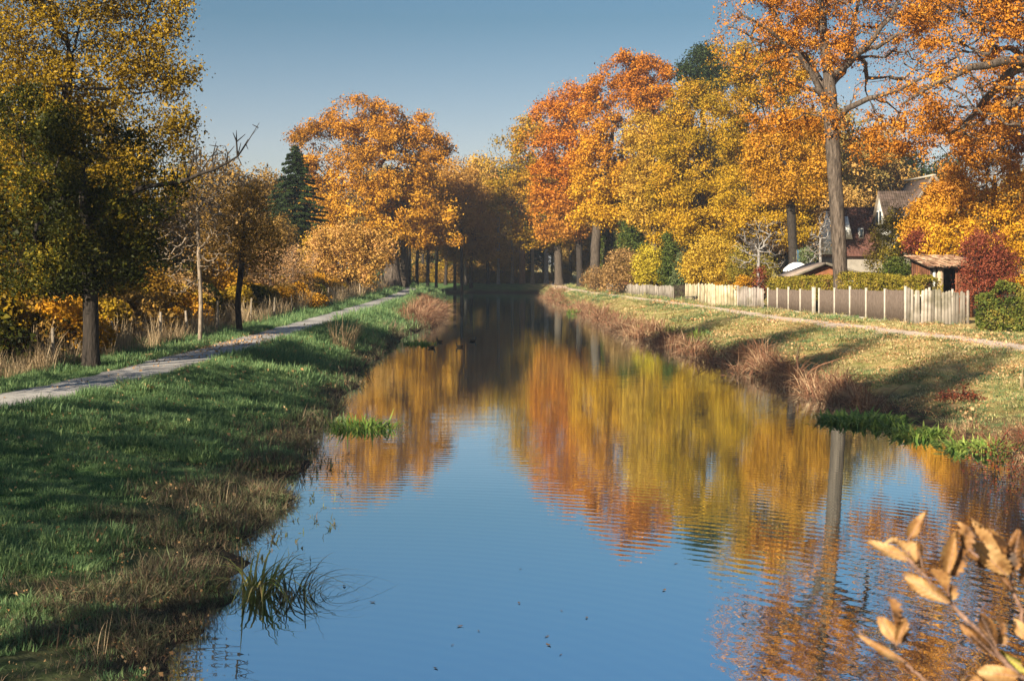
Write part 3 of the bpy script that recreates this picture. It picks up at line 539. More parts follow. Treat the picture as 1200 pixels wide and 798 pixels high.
tree('oak_tree', 'copper oak entering from the right edge with heavy dark horizontal limbs', 'tree', base_at(1268, 64), 0.5,
     plobes(64, [(1180, 40, 50, 45), (1130, 60, 40, 35), (1180, 110, 40, 30), (1120, 115, 40, 30), (1240, 40, 50, 60), (1200, -30, 90, 50), (1090, 140, 30, 22), (1250, 130, 50, 40), (1150, 0, 60, 40), (1150, 150, 50, 26), (1110, 20, 50, 40)], 1.0), LM_RUSTOAK,
     n=760, nleaf=60000, size=0.112, sig=0.25, bark=BARK_OAK, seg=0.8, tip=0.009, seed=61, zmin=6, min_r=0.006, jit=0.22, clump=0.5, low=0.5, trunk_top=0.6, rexp=0.48, gb=60,
     trunk=[W3(1268, 380, 64), W3(1266, 250, 64), W3(1262, 120, 64), W3(1255, 20, 64)],
     guides=[[W3(1262, 110, 64), W3(1220, 72, 63), W3(1180, 70, 62), W3(1130, 82, 61), W3(1095, 100, 61), W3(1055, 123, 61)], [W3(1200, 72, 63), W3(1165, 100, 63), W3(1150, 130, 64), W3(1115, 155, 64)], [W3(1264, 130, 64), W3(1220, 105, 62), W3(1175, 103, 62)]])
tree('maple_tree', 'dense bright orange and yellow tree at the right edge behind the hedge', 'tree', base_at(1168, 70), 0.3,
     plobes(70, [(1165, 175, 36, 32), (1130, 215, 34, 34), (1190, 210, 45, 50), (1120, 260, 34, 34), (1165, 270, 40, 40), (1215, 270, 50, 60), (1180, 315, 40, 26), (1100, 290, 20, 22), (1200, 150, 40, 30), (1145, 165, 36, 24), (1110, 225, 28, 26), (1160, 345, 50, 22)]), LM_BRIGHT,
     n=620, maxcnt=2, nleaf=72000, size=0.11, sig=0.29, bark=BARK_DARK, seg=0.7, tip=0.01, seed=62, zmin=1.5, min_r=0.01)
tree('yellow_tree', 'vivid lemon-gold leafed branchy tree between the house gable and the orange tree', 'tree', base_at(1098, 74), 0.16,
     plobes(74, [(1095, 250, 26, 24), (1075, 270, 18, 22), (1110, 230, 20, 18), (1100, 285, 24, 20)]), LM_BRIGHT, n=240, nleaf=12000, size=0.12, sig=0.25, bark=BARK_DARK, seg=0.6, seed=63, zmin=2)

# --- conifers
def spruce(name, label, base, H, Rb, mat, nleaf, seed, size=0.22, z0=0.1, cat='tree'):
    rng = np.random.default_rng(seed); root = empty(name, base); tag(root, label, cat)
    mb = MB(); mb.tube([(0, 0, -.2), (0, 0, H * .3), (0, 0, H * .65), (0, 0, H * .98)], [H * .016, H * .012, H * .007, .01], 8)
    tips = []; z = H * z0; k = 0
    while z < H * 0.985:
        f = 1 - z / H; m_ = 5 + int(rng.integers(0, 3)); a0 = rng.random() * 6
        for q in range(m_):
            a = a0 + q * 6.283 / m_ + rng.normal() * .15; L = Rb * (f ** 0.8) * rng.uniform(0.72, 1.12) + 0.08
            t = np.linspace(0, 1, 7); P = np.stack([np.cos(a) * L * t, np.sin(a) * L * t, z + L * (0.18 * t - 0.42 * t * t + 0.16 * t ** 4) + rng.normal() * .05], 1)
            mb.tube(P, np.linspace(0.02 * H / 12 + .01, .005, 7), 3)
            tips.append((P, L))
        z += H * 0.022 * (0.7 + f) * rng.uniform(.8, 1.2)
    obj('trunk', mb.mesh('trunk', [BARK_DARK], True), root)
    wgt = np.array([q[1] ** 1.4 for q in tips]); ch = rng.choice(len(tips), nleaf, p=wgt / wgt.sum()); t = rng.random(nleaf) ** 0.7 * 6; i0 = np.minimum(t.astype(int), 5); fr = (t - i0)[:, None]
    A = np.array([tips[c][0] for c in range(len(tips))]); P0 = A[ch, i0] * (1 - fr) + A[ch, i0 + 1] * fr; Dn = A[ch, 6] - A[ch, 0]; Dn /= np.linalg.norm(Dn, axis=1)[:, None]
    side = np.cross(Dn, [0, 0, 1]); sgn = np.sign(rng.random(nleaf) - .5)[:, None]
    wdt = np.array([q[1] for q in tips])[ch][:, None] * 0.22 * (1.1 - t[:, None] / 6) * rng.random((nleaf, 1))
    P = P0 + side * sgn * wdt; P[:, 2] -= rng.random(nleaf) * 0.35 * wdt[:, 0] + rng.random(nleaf) * .06 * H / 10
    D = Dn * .6 + side * sgn * .7 + rng.normal(0, .25, (nleaf, 3)); D[:, 2] -= .35; D /= np.linalg.norm(D, axis=1)[:, None]
    V, F = leaf_quads(P, size, rng, 0.28, 0.8, D=D); obj('crown', mesh_np('crown', V, F, [mat]), root); return root
b_ = base_at(346, 118); spruce('spruce_tree', 'tall dark green spruce left of the largest oak', b_, PZ(168, 118) - b_[2], 5.3, LM_SPRUCE, 46000, 70, 0.3)
b_ = base_at(328, 122); spruce('spruce_tree', 'shorter dark spruce leaning against the tall spruce on its left', b_, PZ(225, 122) - b_[2], 2.6, LM_SPRUCE, 14000, 71, 0.3)
tree('pine_tree', 'dark green pine crown poking above the yellow-green trees', 'tree', base_at(822, 148), .3, plobes(148, [(826, 66, 16, 12), (812, 84, 20, 14), (838, 88, 22, 14), (822, 108, 26, 14)]), LM_SPRUCE, n=160, maxcnt=2, nleaf=14000, size=.24, sig=.5, bark=BARK_DARK, seg=1.0, tip=.02, seed=72, zmin=10)
b_ = base_at(797, 112); spruce('conifer_shrub', 'small bluish green conifer behind the lattice panel', b_, 4.0, 1.3, LM_BLUEG, 4500, 73, 0.2, 0.02, 'shrub')
b_ = base_at(784, 114); tree('thuja_tree', 'dark upright evergreen between the lemon bush and the golden bush', 'tree', b_, 0.1, plobes(114, [(784, 320, 9, 18), (785, 298, 8, 16), (782, 282, 5, 9)]), LM_GREEN, n=110, nleaf=7000, size=0.14, sig=0.25, bark=BARK_DARK, seg=0.5, seed=74, zmin=.2)
b_ = base_at(742, 132); tree('holly_tree', 'dark green tree in the shade under the khaki tree', 'tree', b_, 0.15, plobes(132, [(742, 290, 16, 22), (738, 270, 10, 12)]), LM_GREEN, n=160, nleaf=8000, size=0.2, sig=0.35, bark=BARK_DARK, seg=0.7, seed=75, zmin=1)

# --- shrubs behind the fences
def shrub(name, label, px, Y, items, mat, n=160, nleaf=9000, size=0.12, sig=0.24, bark=BARK_MID, seed=1, R0=0.06, cat='shrub', jit=0.15, zmin=0.15, sag=0, up=.4):
    rng = np.random.default_rng(seed); b = base_at(px, Y); L = plobes(Y, items)
    tr = [(b[0], b[1], b[2] - .1), (b[0] + .03, b[1], b[2] + .2), (b[0] + .02, b[1], b[2] + .45)]
    return tree(name, label, cat, b, R0, L, mat, n=n, nleaf=nleaf, size=size, sig=sig, bark=bark, trunk=tr, seg=0.35, low=0.2, tip=0.006, seed=seed, zmin=zmin, jit=jit, sag=sag, flare=.2, maxcnt=6, up=up, rexp=.38)
shrub('shrub', 'brown and orange thicket at the left end of the pale fence', 735, 118, [(732, 314, 20, 22), (718, 326, 12, 16), (750, 318, 16, 20)], LM_TAN, 260, 9000, .13, .35, seed=80)
shrub('shrub', 'tall tan weeds and twigs beside the path, left of the pale fence', 697, 128, [(697, 326, 13, 15), (712, 330, 12, 14)], LM_TAN, 160, 4500, .11, .3, seed=81)
shrub('weeping_bush', 'lemon yellow weeping bush above the pale fence', 762, 116, [(763, 308, 17, 20), (755, 318, 12, 18), (772, 318, 12, 18)], LM_YBUSH, 200, 12000, .13, .26, seed=82)
shrub('golden_bush', 'large rounded golden bush above the new board fence', 832, 108, [(835, 298, 30, 20), (815, 312, 18, 20), (850, 308, 22, 26), (828, 318, 30, 18)], LM_GBUSH, 330, 20000, .13, .28, seed=83)
shrub('hazel_bush', 'dull olive bush behind the grey bare apple tree', 872, 104, [(868, 310, 16, 20), (892, 315, 16, 18)], LM_HEDGEY, 150, 6500, .13, .26, seed=84)
shrub('flower_bush', 'small orange-yellow bush peeking over the weathered boards', 873, 84.5, [(872, 332, 9, 8), (866, 337, 7, 6)], LM_AMBER, 70, 1800, .09, .14, seed=85)
shrub('flower_bush', 'dusky brown-purple dried shrub against the post between boards and panels', 891, 83, [(892, 338, 8, 16), (890, 322, 7, 8)], LM_PURPLE, 90, 1700, .08, .14, seed=86)
tree('apple_tree', 'bare grey apple tree with tangled twigs behind the weathered boards', 'tree', base_at(888, 92), 0.13,
     plobes(92, [(885, 280, 24, 22), (905, 272, 18, 16), (872, 298, 18, 18), (905, 300, 18, 16), (890, 262, 12, 10)]), LM_TAN, n=420, nleaf=500, size=.08, sig=.2, bark=BARK_GREY, seg=.45, jit=.35, tip=.012, seed=87, zmin=1.5, sag=.1)
tree('apple_tree', 'second bare grey tree close to the left of the huge oak trunk', 'tree', base_at(962, 90), 0.11,
     plobes(90, [(962, 280, 15, 20), (952, 300, 12, 18), (968, 258, 10, 12)]), LM_TAN, n=340, nleaf=300, size=.08, sig=.2, bark=BARK_GREY, seg=.4, jit=.35, tip=.012, seed=88, zmin=1.2, sag=.2)
shrub('willow_bush', 'yellow-green feathery bush in front of the house', 1045, 84, [(1045, 278, 24, 22), (1052, 255, 16, 12), (1035, 302, 18, 22), (1058, 300, 16, 20), (1068, 268, 14, 14)], LM_HEDGEY, 260, 13000, .10, .24, seed=89, sag=.15)
shrub('evergreen_bush', 'dark green bush touching the left wall of the wooden shed', 1051, 69, [(1051, 318, 15, 16), (1055, 332, 15, 14), (1043, 330, 9, 12)], LM_GREEN, 150, 8000, .09, .16, seed=90)
shrub('berry_bush', 'dark wine-red bush just above the shed roof', 1087, 73, [(1078, 285, 18, 14), (1095, 292, 18, 14)], LM_PURPLE, 150, 6500, .10, .2, seed=91, zmin=.5)
shrub('berry_bush', 'large reddish pink berry bush right of the wooden shed', 1150, 64, [(1154, 292, 28, 20), (1150, 318, 22, 22), (1165, 315, 26, 26), (1155, 340, 28, 22)], LM_PURPLE, 330, 17000, .085, .2, seed=92)
shrub('shrub', 'pale bluish green bush left of the second bare grey tree', 945, 93, [(945, 303, 9, 12)], LM_BLUEG, 60, 2200, .10, .18, seed=93)
# low growth on the left verge
shrub('creeper', 'orange and yellow creeper heaped on the fence by the path bend', 353, 78, [(350, 357, 22, 7), (368, 352, 14, 8), (332, 360, 12, 6)], LM_AMBER, 150, 5500, .10, .16, seed=94, R0=.03)
for k, (px, Y, it, mt, lab) in enumerate([(120, 52, [(120, 350, 30, 26), (145, 335, 22, 24)], LM_OLIVEGOLD, 'golden brown understorey bush right of the nearest dark trunk'), (165, 56, [(165, 335, 28, 24), (185, 345, 22, 18)], LM_UNDER, 'brownish gold understorey bush between nearest trunk and twisted tree'),
        (5, 42, [(5, 385, 26, 22), (20, 350, 22, 26)], LM_YG, 'yellow-green bush at the left frame edge below the dark tree'), (205, 60, [(212, 345, 20, 20), (228, 355, 16, 15)], LM_TAN, 'tan twiggy bush directly behind the twisted pale tree'), (262, 68, [(258, 335, 22, 16), (248, 318, 16, 16)], LM_AMBER, 'warm yellow bush left of the slim brown-green tree')]):
    shrub('understorey_bush', lab, px, Y, it, mt, 190, 7500, .11, .24, seed=100 + k)

# --- background trees on the left behind the verge (shared meshes), and trees off to the left that shade the near bank
lob = [(0, 0, 6.2, 3.0, 3.0, 2.6), (1.8, .5, 5.0, 2.2, 2.2, 1.8), (-1.6, -.4, 4.8, 2.2, 2.2, 1.9), (.3, 0, 8.3, 1.8, 1.8, 1.6)]
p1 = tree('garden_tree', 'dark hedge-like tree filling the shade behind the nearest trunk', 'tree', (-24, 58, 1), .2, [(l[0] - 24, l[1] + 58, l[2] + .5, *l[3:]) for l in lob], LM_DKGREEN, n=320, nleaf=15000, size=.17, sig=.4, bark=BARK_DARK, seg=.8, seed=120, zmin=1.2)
labs = ['dark tree furthest left behind the golden tree'] and ['dark tree furthest left behind the golden tree', 'dark green tree behind the gap between two left trunks', 'shaded broad tree behind the twisted pale tree', 'golden brown tree low behind the slim dark-trunked tree', 'brown tree on the skyline right of the twisted tree', 'brownish tree on the skyline beside the spruce', 'olive tree behind the dusty pink trees', 'dim tree hidden behind the golden understorey', 'dark tree closing the view beneath the golden canopy']
for k, (px, Y, s_, mt) in enumerate([(-30, 66, 1.25, None), (50, 62, 1.0, None), (178, 86, .9, LM_BROWNG), (262, 100, 0.75, LM_BROWNG), (245, 125, 1.5, LM_BROWNG), (300, 128, 1.35, LM_BROWNG), (318, 112, 0.8, LM_BROWNG), (150, 70, .62, LM_OLIVEGOLD), (85, 80, 1.5, None)]):
    x = PX(px, Y); copy_thing(p1, (x, Y, gz(x, Y)), k * 1.3, s_, labs[k], {'crown': mt} if mt else None, 'garden trees behind the left verge')
p0 = tree('garden_tree', 'airy tree with thin foliage left of the path out of the picture, furthest behind', 'tree', (-15.5, -24, 1), .2, [(l[0] - 15.5, l[1] - 24, l[2] + .5, *l[3:]) for l in lob], LM_OLIVEGOLD, n=260, nleaf=5200, size=.16, sig=.5, bark=BARK_DARK, seg=.8, seed=121, zmin=1.2, group='shade trees left of the near path')
p1['group'] = 'garden trees behind the left verge'
SHADE = [(-14.0, 18.5, (.75, .75, 2.6)), (-14.8, 10.5, 1.0), (-13.4, 0, (.8, .8, 2.75)), (-13.6, -5, 1.15), (-14.5, -15, (1, 1, 1.3)), (-13.9, 5, .85), (-13.8, 26, .8), (-15.6, 14.2, .95), (-15.7, 29, (.6, .6, 2.6)), (-14.4, 8.6, (.5, .5, 2.7))]
for k, (x, y, s_) in enumerate(SHADE):
    copy_thing(p1 if isinstance(s_, tuple) and s_[2] > 2 else p0, (x, y, gz(x, y)), k * 2.1, s_, 'leafy tree left of the path out of the picture, ' + ['level with the fence', 'beside the nearest path bend', 'abreast of the camera', 'behind the camera', 'second behind the camera', 'tucked before the camera', 'smallest of them', 'set back by the bend', 'narrow poplar-like one furthest ahead', 'narrow poplar-like one by the bend', ][k], None, 'shade trees left of the near path')

# --- far woods as one mass behind everything: instances of a few whole trees
def scatter(name, P, rot, scl, colname, srcs, kind='stuff', idx=None):
    """points carrying rotation / scale / index attributes, instanced by geometry nodes"""
    me = bpy.data.meshes.new(name); n = len(P); me.vertices.add(n); me.vertices.foreach_set('co', np.ascontiguousarray(P, np.float32).ravel())
    a = me.attributes.new('rot', 'FLOAT_VECTOR', 'POINT'); a.data.foreach_set('vector', np.ascontiguousarray(rot, np.float32).ravel())
    a = me.attributes.new('scl', 'FLOAT_VECTOR', 'POINT'); a.data.foreach_set('vector', np.ascontiguousarray(scl, np.float32).ravel())
    a = me.attributes.new('idx', 'INT', 'POINT'); a.data.foreach_set('value', np.ascontiguousarray(idx if idx is not None else np.arange(n) % len(srcs), np.int32))
    me.update(); o = obj(name, me)
    c = bpy.data.collections.new(colname)
    for s_ in srcs: c.objects.link(s_)
    g = bpy.data.node_groups.new(colname, 'GeometryNodeTree'); g.interface.new_socket('Geometry', in_out='INPUT', socket_type='NodeSocketGeometry'); g.interface.new_socket('Geometry', in_out='OUTPUT', socket_type='NodeSocketGeometry')
    gi, go = g.nodes.new('NodeGroupInput'), g.nodes.new('NodeGroupOutput'); ip = g.nodes.new('GeometryNodeInstanceOnPoints'); ci = g.nodes.new('GeometryNodeCollectionInfo')
    ci.inputs['Collection'].default_value = c; ci.inputs['Separate Children'].default_value = True; ci.inputs['Reset Children'].default_value = True; ip.inputs['Pick Instance'].default_value = True
    g.links.new(gi.outputs[0], ip.inputs['Points']); g.links.new(ci.outputs[0], ip.inputs['Instance'])
    for nm, dt, sock in (('rot', 'FLOAT_VECTOR', 'Rotation'), ('scl', 'FLOAT_VECTOR', 'Scale'), ('idx', 'INT', 'Instance Index')):
        na = g.nodes.new('GeometryNodeInputNamedAttribute'); na.data_type = dt; na.inputs[0].default_value = nm
        g.links.new([q for q in na.outputs if q.enabled and q.name == 'Attribute'][0], ip.inputs[sock])
    g.links.new(ip.outputs[0], go.inputs[0]); md = o.modifiers.new('scatter', 'NODES'); md.node_group = g
    return tag(o, kind=kind)
def src(name, me): return bpy.data.objects.new(name, me)
def joined_tree(seed, leafm, H=20, R0=.28, nleaf=16000, size=.34, open_trunk=.3):
    rng = np.random.default_rng(seed); L = [(rng.normal() * 1.2, rng.normal() * 1.2, H * f, H * r, H * r, H * .17) for f, r in ((open_trunk + .12, .14), (.55, .2), (.7, .18), (.86, .12))]
    sk = grow(L, 240, rng, [(0, 0, 0), (.1, .1, H * .3), (.2, -.1, H * .7)], (), 1.6, .5, .8, .12, 0, H * open_trunk)
    me, cnt, rad = skeleton_mesh('t', sk, R0, .04, BARK_DARK, rng, .05, .3, 7); cm = crown_mesh('c', sk, cnt, nleaf, size, .75, leafm, rng, 4)
    o1, o2 = bpy.data.objects.new('tmp', me), bpy.data.objects.new('tmp', cm)
    def arr(mm): 
        v = np.empty(len(mm.vertices) * 3, np.float32); mm.vertices.foreach_get('co', v); f = np.empty(len(mm.loops), np.int32); mm.loops.foreach_get('vertex_index', f); return v.reshape(-1, 3), f.reshape(-1, 4)
    try: (v1, f1), (v2, f2) = arr(me), arr(cm)
    except ValueError: return cm
    bpy.data.objects.remove(o1); bpy.data.objects.remove(o2)
    return mesh_np('wood_tree', np.vstack([v1, v2]), np.vstack([f1, f2 + len(v1)]), [BARK_DARK, leafm], mi=np.concatenate([np.zeros(len(f1)), np.ones(len(f2))]))
LM_WOODS = leaf_mat('leaf_woods', [(0.1, (0.12, 0.11, 0.05)), (0.5, (0.34, 0.25, 0.09)), (0.9, (0.58, 0.38, 0.13))], 0.12, island=.3)
LM_WOODS2 = leaf_mat('leaf_woods_brown', [(0.1, (0.22, 0.14, 0.06)), (0.5, (0.48, 0.30, 0.11)), (0.9, (0.70, 0.46, 0.17))], 0.12, island=.3)
wt = [src('wt0', joined_tree(200, LM_WOODS)), src('wt1', joined_tree(201, LM_WOODS2)), src('wt2', joined_tree(202, LM_WOODS, open_trunk=.12)), src('wt3', joined_tree(203, LM_SPRUCE, nleaf=12000, open_trunk=.15))]
rg = np.random.default_rng(77); pts = []
def wood(n, x0, x1, y0, y1, s0, s1, cond=None):
    out = []
    while len(out) < n:
        x, y = rg.uniform(x0, x1), rg.uniform(y0, y1)
        if cond and not cond(x, y): continue
        out.append((x, y, rg.uniform(s0, s1)))
    pts.extend(out)
wood(85, -45, 35, 196, 265, .55, .9)                                     # behind the end of the canal
wood(26, -16, 9, 192, 220, .6, .85)
wood(40, 27, 75, 118, 190, .6, .95)        # behind house and gardens
wood(26, 20, 50, 150, 200, .7, 1.0)
wood(34, -110, -48, 135, 210, .4, .6)
wood(40, -75, -30, 80, 128, .38, .5)
wood(30, 75, 160, 80, 180, .6, .9)
wood(40, -200, 200, 260, 330, .7, 1)
pa = np.array(pts); Z = ground_z(pa[:, 0], pa[:, 1]); n = len(pa)
scatter('woodland', np.stack([pa[:, 0], pa[:, 1], Z - .1], 1), np.stack([np.zeros(n), np.zeros(n), rg.random(n) * 6.28], 1), np.repeat(pa[:, 2:3], 3, 1), 'woodland_trees', wt, idx=rg.choice(4, n, p=[.35, .25, .25, .15]))
print('trees', time.time() - T0)
#@@PART3
# ============================================================ FENCES, HOUSES, GARDEN THINGS
WD_PALE = wood_mat('wood_weathered_pale', (0.15, 0.125, 0.10), (0.42, 0.36, 0.30))
WD_NEW = wood_mat('wood_new_cream', (0.42, 0.34, 0.21), (0.62, 0.53, 0.37))
WD_GREY = wood_mat('wood_grey', (0.22, 0.18, 0.155), (0.44, 0.38, 0.33))
WD_RED = wood_mat('wood_red_brown', (0.07, 0.028, 0.015), (0.24, 0.095, 0.045))
WD_DARK = wood_mat('wood_dark', (0.03, 0.02, 0.015), (0.09, 0.06, 0.045))
WD_POST = wood_mat('wood_post', (0.13, 0.10, 0.075), (0.32, 0.26, 0.20))
REED = rough_mat('reed_screen', (0.09, 0.065, 0.05), (0.21, 0.155, 0.12), 14, (3, 3, .5), .5)
CONC = rough_mat('concrete', (0.30, 0.26, 0.21), (0.46, 0.41, 0.34), 5, None, .2)
WALLW = rough_mat('wall_cream', (0.16, 0.14, 0.115), (0.25, 0.22, 0.18), 2, None, .1)
WHITE = rough_mat('white_paint', (0.46, 0.45, 0.42), (0.62, 0.61, 0.58), 3, None, .1)
BRICK = rough_mat('brick_column', (0.30, 0.20, 0.12), (0.50, 0.38, 0.26), 9, (1, 1, 3), .5)
TILE_RED = wood_mat('tile_red_brown', (0.065, 0.028, 0.022), (0.15, 0.066, 0.048), .35)
TILE_BRN = wood_mat('tile_brown', (0.05, 0.034, 0.028), (0.13, 0.09, 0.072), .35)
TILE_TER = wood_mat('tile_terracotta', (0.20, 0.10, 0.06), (0.48, 0.31, 0.20), .7)
TILE_GREY = rough_mat('roof_felt_brown', (0.20, 0.15, 0.12), (0.36, 0.28, 0.22), 4, None, .5)
BLUEP = rough_mat('blue_plastic', (0.02, 0.07, 0.14), (0.04, 0.11, 0.22), 3, None, .1, rough=.5)
TARP = rough_mat('white_tarp', (0.62, 0.62, 0.64), (0.80, 0.80, 0.80), 3, None, .6, 5, rough=.5)
METAL = rough_mat('dark_metal', (0.02, 0.02, 0.02), (0.06, 0.055, 0.05), 5, None, .2, rough=.5)
m, nt, b = newmat('window_glass'); b.inputs['Base Color'].default_value = (0.02, 0.03, 0.04, 1); b.inputs['Roughness'].default_value = 0.06; GLASS = m

def board_mesh(wd, h, th, mat, top, rg):
    k = {'flat': [(-.5, 1), (.5, 1)], 'round': [(-.5, .955), (-.33, .985), (0, 1), (.33, .985), (.5, .955)], 'point': [(-.5, .94), (0, 1), (.5, .94)]}[top]
    pts = [(-.5 * wd, 0, 0)] + [(a * wd, 0, b_ * h) for a, b_ in k] + [(.5 * wd, 0, 0)]
    if len(k) == 2: pts = [(-.5 * wd, 0, 0), (-.5 * wd, 0, h * (1 + rg.normal() * .01)), (.5 * wd, 0, h), (.5 * wd, 0, 0)]
    mb = MB(); mb.prism(pts[::-1], (0, 1, 0), th); return mb.mesh('board', [mat])
def fence_boards(label, P, hts, wd, gap, mat, top='flat', postmat=None, seed=1, every=2.2, post_h=.06):
    """P: world polyline (x,y), hts: height at each point. Every board, rail and post a part."""
    rg = np.random.default_rng(seed); P = np.array(P, float); L = np.concatenate([[0], np.cumsum(np.linalg.norm(np.diff(P, axis=0), axis=1))])
    root = empty('board_fence', (P[0, 0], P[0, 1], gz(*P[0]))); tag(root, label, 'fence'); bz = root.location.z
    var = [board_mesh(wd, 1.0, .022, mat, top, rg) for _ in range(4)]
    def at(s): return np.interp(s, L, P[:, 0]), np.interp(s, L, P[:, 1]), np.interp(s, L, hts)
    s = wd / 2
    while s < L[-1]:
        x, y, h = at(s); x2, y2, _ = at(s + .01 if s + .01 < L[-1] else s - .01); a = math.atan2(y2 - y, x2 - x) if s + .01 < L[-1] else a
        ww = 1 + rg.normal() * .05; hh = h * (1 + rg.normal() * .022) - .04
        obj('board', var[rg.integers(4)], root, (x - P[0, 0] + rg.normal() * .004, y - P[0, 1] + rg.normal() * .006, gz(x, y) - bz + .04), (rg.normal() * .014, rg.normal() * .016, a), (ww * .98, 1, hh))
        s += wd * 1.0 + gap
    for q in range(len(P) - 1):
        a0, a1 = P[q], P[q + 1]; d = np.linalg.norm(a1 - a0); ang = math.atan2(*(a1 - a0)[::-1]); nrm = np.array([-math.sin(ang), math.cos(ang)]) * .05
        for f in (.22, .78):
            z0 = gz(*a0) - bz + hts[q] * f; z1 = gz(*a1) - bz + hts[q + 1] * f; A = np.array([*(a0 - P[0] + nrm), z0]); B = np.array([*(a1 - P[0] + nrm), z1])
            mb = MB(); D = np.array([0, 0, .09]); t_ = np.array([*(nrm * .7), 0]); mb.add([A, B, B + D, A + D, A + t_, B + t_, B + D + t_, A + D + t_], [(0, 1, 2, 3), (7, 6, 5, 4), (0, 4, 5, 1), (3, 2, 6, 7), (0, 3, 7, 4), (1, 5, 6, 2)])
            obj('rail', mb.mesh('rail', [mat]), root)
    s = 0
    pm = MB().box((0, 0, .5), (.09, .09, 1)).mesh('post', [postmat or mat])
    while s < L[-1] + .1:
        x, y, h = at(min(s, L[-1])); obj('post', pm, root, (x - P[0, 0], y - P[0, 1] + .11, gz(x, y) - bz - .1), (0, 0, 0), (1, 1, h + post_h + .1)); s += every
    return root
def wp(px, py):                 # photo pixel of a foot on the right bank -> (x, y), ground about 1.05 m
    Y = (CAMZ - GZ) * FPX / (py - HY); return (PX(px, Y), Y)
F1 = [wp(712, 343.4), wp(745, 346.6), wp(763, 348.5), wp(789, 351.3)]
fence_boards('low pale weathered picket fence along the far part of the right path', F1, [.92, 1.0, 1.02, 1.08], .125, .012, WD_PALE, 'flat', seed=2)
F2 = [wp(804, 352.2), wp(818, 355), wp(834, 359.6)]
fence_boards('cream new board fence receding behind the garden chair', F2, [1.25, 1.35, 1.5], .22, .01, WD_NEW, 'round', seed=3)
F3 = [wp(835, 359.9), wp(864, 360.6)]
fence_boards('bright cream board fence with scalloped tops facing the water', F3, [1.52, 1.48], .21, .012, WD_NEW, 'round', seed=4)
F4 = [wp(865, 361), wp(895, 362.6)]
fence_boards('grey weathered board fence in a tree shadow, left of the brown panels', F4, [1.38, 1.32], .17, .01, WD_GREY, 'flat', seed=5)
F6 = [wp(1063, 380), wp(1098, 380.4), wp(1136, 380.8)]
fence_boards('tall greyish board fence in front of the wooden shed', F6, [1.68, 1.62, 1.6], .15, .008, WD_PALE, 'round', CONC, seed=6, every=1.05, post_h=.1)
# lattice panel
a0, a1 = np.array(wp(790, 351.5)), np.array(wp(803, 352.1)); r = empty('lattice_panel', (*a0, gz(*a0))); tag(r, 'dark diamond lattice panel between the pale and the cream fences', 'fence panel')
Lx = np.linalg.norm(a1 - a0); ang = math.atan2(*(a1 - a0)[::-1]); r.rotation_euler.z = ang; Hh = 1.12
for sgn in (-1, 1):
    s = -Hh
    while s < Lx:
        x0, z0 = (s, 0); x1, z1 = (s + Hh, Hh)
        if x0 < 0: z0 = -x0; x0 = 0
        if x1 > Lx: z1 = Hh - (x1 - Lx); x1 = Lx
        if x1 - x0 > .05:
            if sgn < 0: x0, x1 = Lx - x0, Lx - x1
            mb = MB(); c = ((x0 + x1) / 2, .012 * sgn, (z0 + z1) / 2 + .05); l = math.hypot(x1 - x0, z1 - z0); th = math.atan2(z1 - z0, x1 - x0)
            dx, dz = math.cos(th) * l / 2, math.sin(th) * l / 2; nx_, nz_ = -math.sin(th) * .022, math.cos(th) * .022
            mb.prism([(c[0] - dx - nx_, c[1], c[2] - dz - nz_), (c[0] + dx - nx_, c[1], c[2] + dz - nz_), (c[0] + dx + nx_, c[1], c[2] + dz + nz_), (c[0] - dx + nx_, c[1], c[2] - dz + nz_)], (0, 1, 0), .01)
            obj('slat', mb.mesh('slat', [WD_DARK]), r)
        s += .17
obj('frame', MB().box((Lx / 2, 0, 1.2), (Lx, .05, .05)).box((Lx / 2, 0, .03), (Lx, .05, .06)).box((.0, 0, .6), (.05, .052, 1.2)).box((Lx, 0, .6), (.05, .052, 1.2)).mesh('frame', [WD_DARK]), r)
# brown panel fence between concrete posts
r = None
def panel_fence(label, posts, hts, wide=()):
    P = [np.array(wp(*p)) for p in posts]; r = empty('panel_fence', (*P[0], gz(*P[0]))); tag(r, label, 'fence'); bz = r.location.z
    pm = MB().box((0, 0, .5), (.11, .11, 1)).box((0, 0, 1.012), (.13, .13, .024)).mesh('post', [CONC]); 
    for k, (p, h) in enumerate(zip(P, hts)):
        w_ = 1.9 if k in wide else 1.0
        obj('post', pm, r, (p[0] - P[0][0], p[1] - P[0][1], gz(*p) - bz - .05), (0, 0, 0), (w_, 1, h + .08))
    for k in range(len(P) - 1):
        A, B = P[k], P[k + 1]; d = (B - A); l = np.linalg.norm(d) - .14; c = (A + B) / 2 - P[0]; a = math.atan2(d[1], d[0]); h = (hts[k] + hts[k + 1]) / 2 - .1
        z = (gz(*A) + gz(*B)) / 2 - bz
        mb = MB(); n_ = max(8, int(l / .07)); 
        for q in range(n_):
            x = -l / 2 + (q + .5) * l / n_; hh = h + R.normal() * .015; mb.box((x, R.normal() * .004, hh / 2 + .04), (l / n_ * .9, .025, hh))
        obj('panel', mb.mesh('panel', [REED]), r, (c[0], c[1], z), (0, 0, a))
        obj('base_rail', MB().box((0, -.01, .05), (l, .05, .12)).mesh('base_rail', [CONC]), r, (c[0], c[1], z), (0, 0, a))
    return r
panel_fence('brown reed panel fence with slim concrete posts, left of the thick double post', [(900, 363.3), (911, 364.3), (924, 365.8), (938, 367.3), (953.5, 369)], [1.36, 1.37, 1.39, 1.41, 1.5], wide=(4,))
panel_fence('brown reed panel fence with slim concrete posts, right of the thick double post', [(960, 369.6), (978, 371.6), (996, 373.4), (1015, 375.4), (1037, 377.6), (1061, 379.9)], [1.5, 1.5, 1.55, 1.6, 1.64, 1.72])
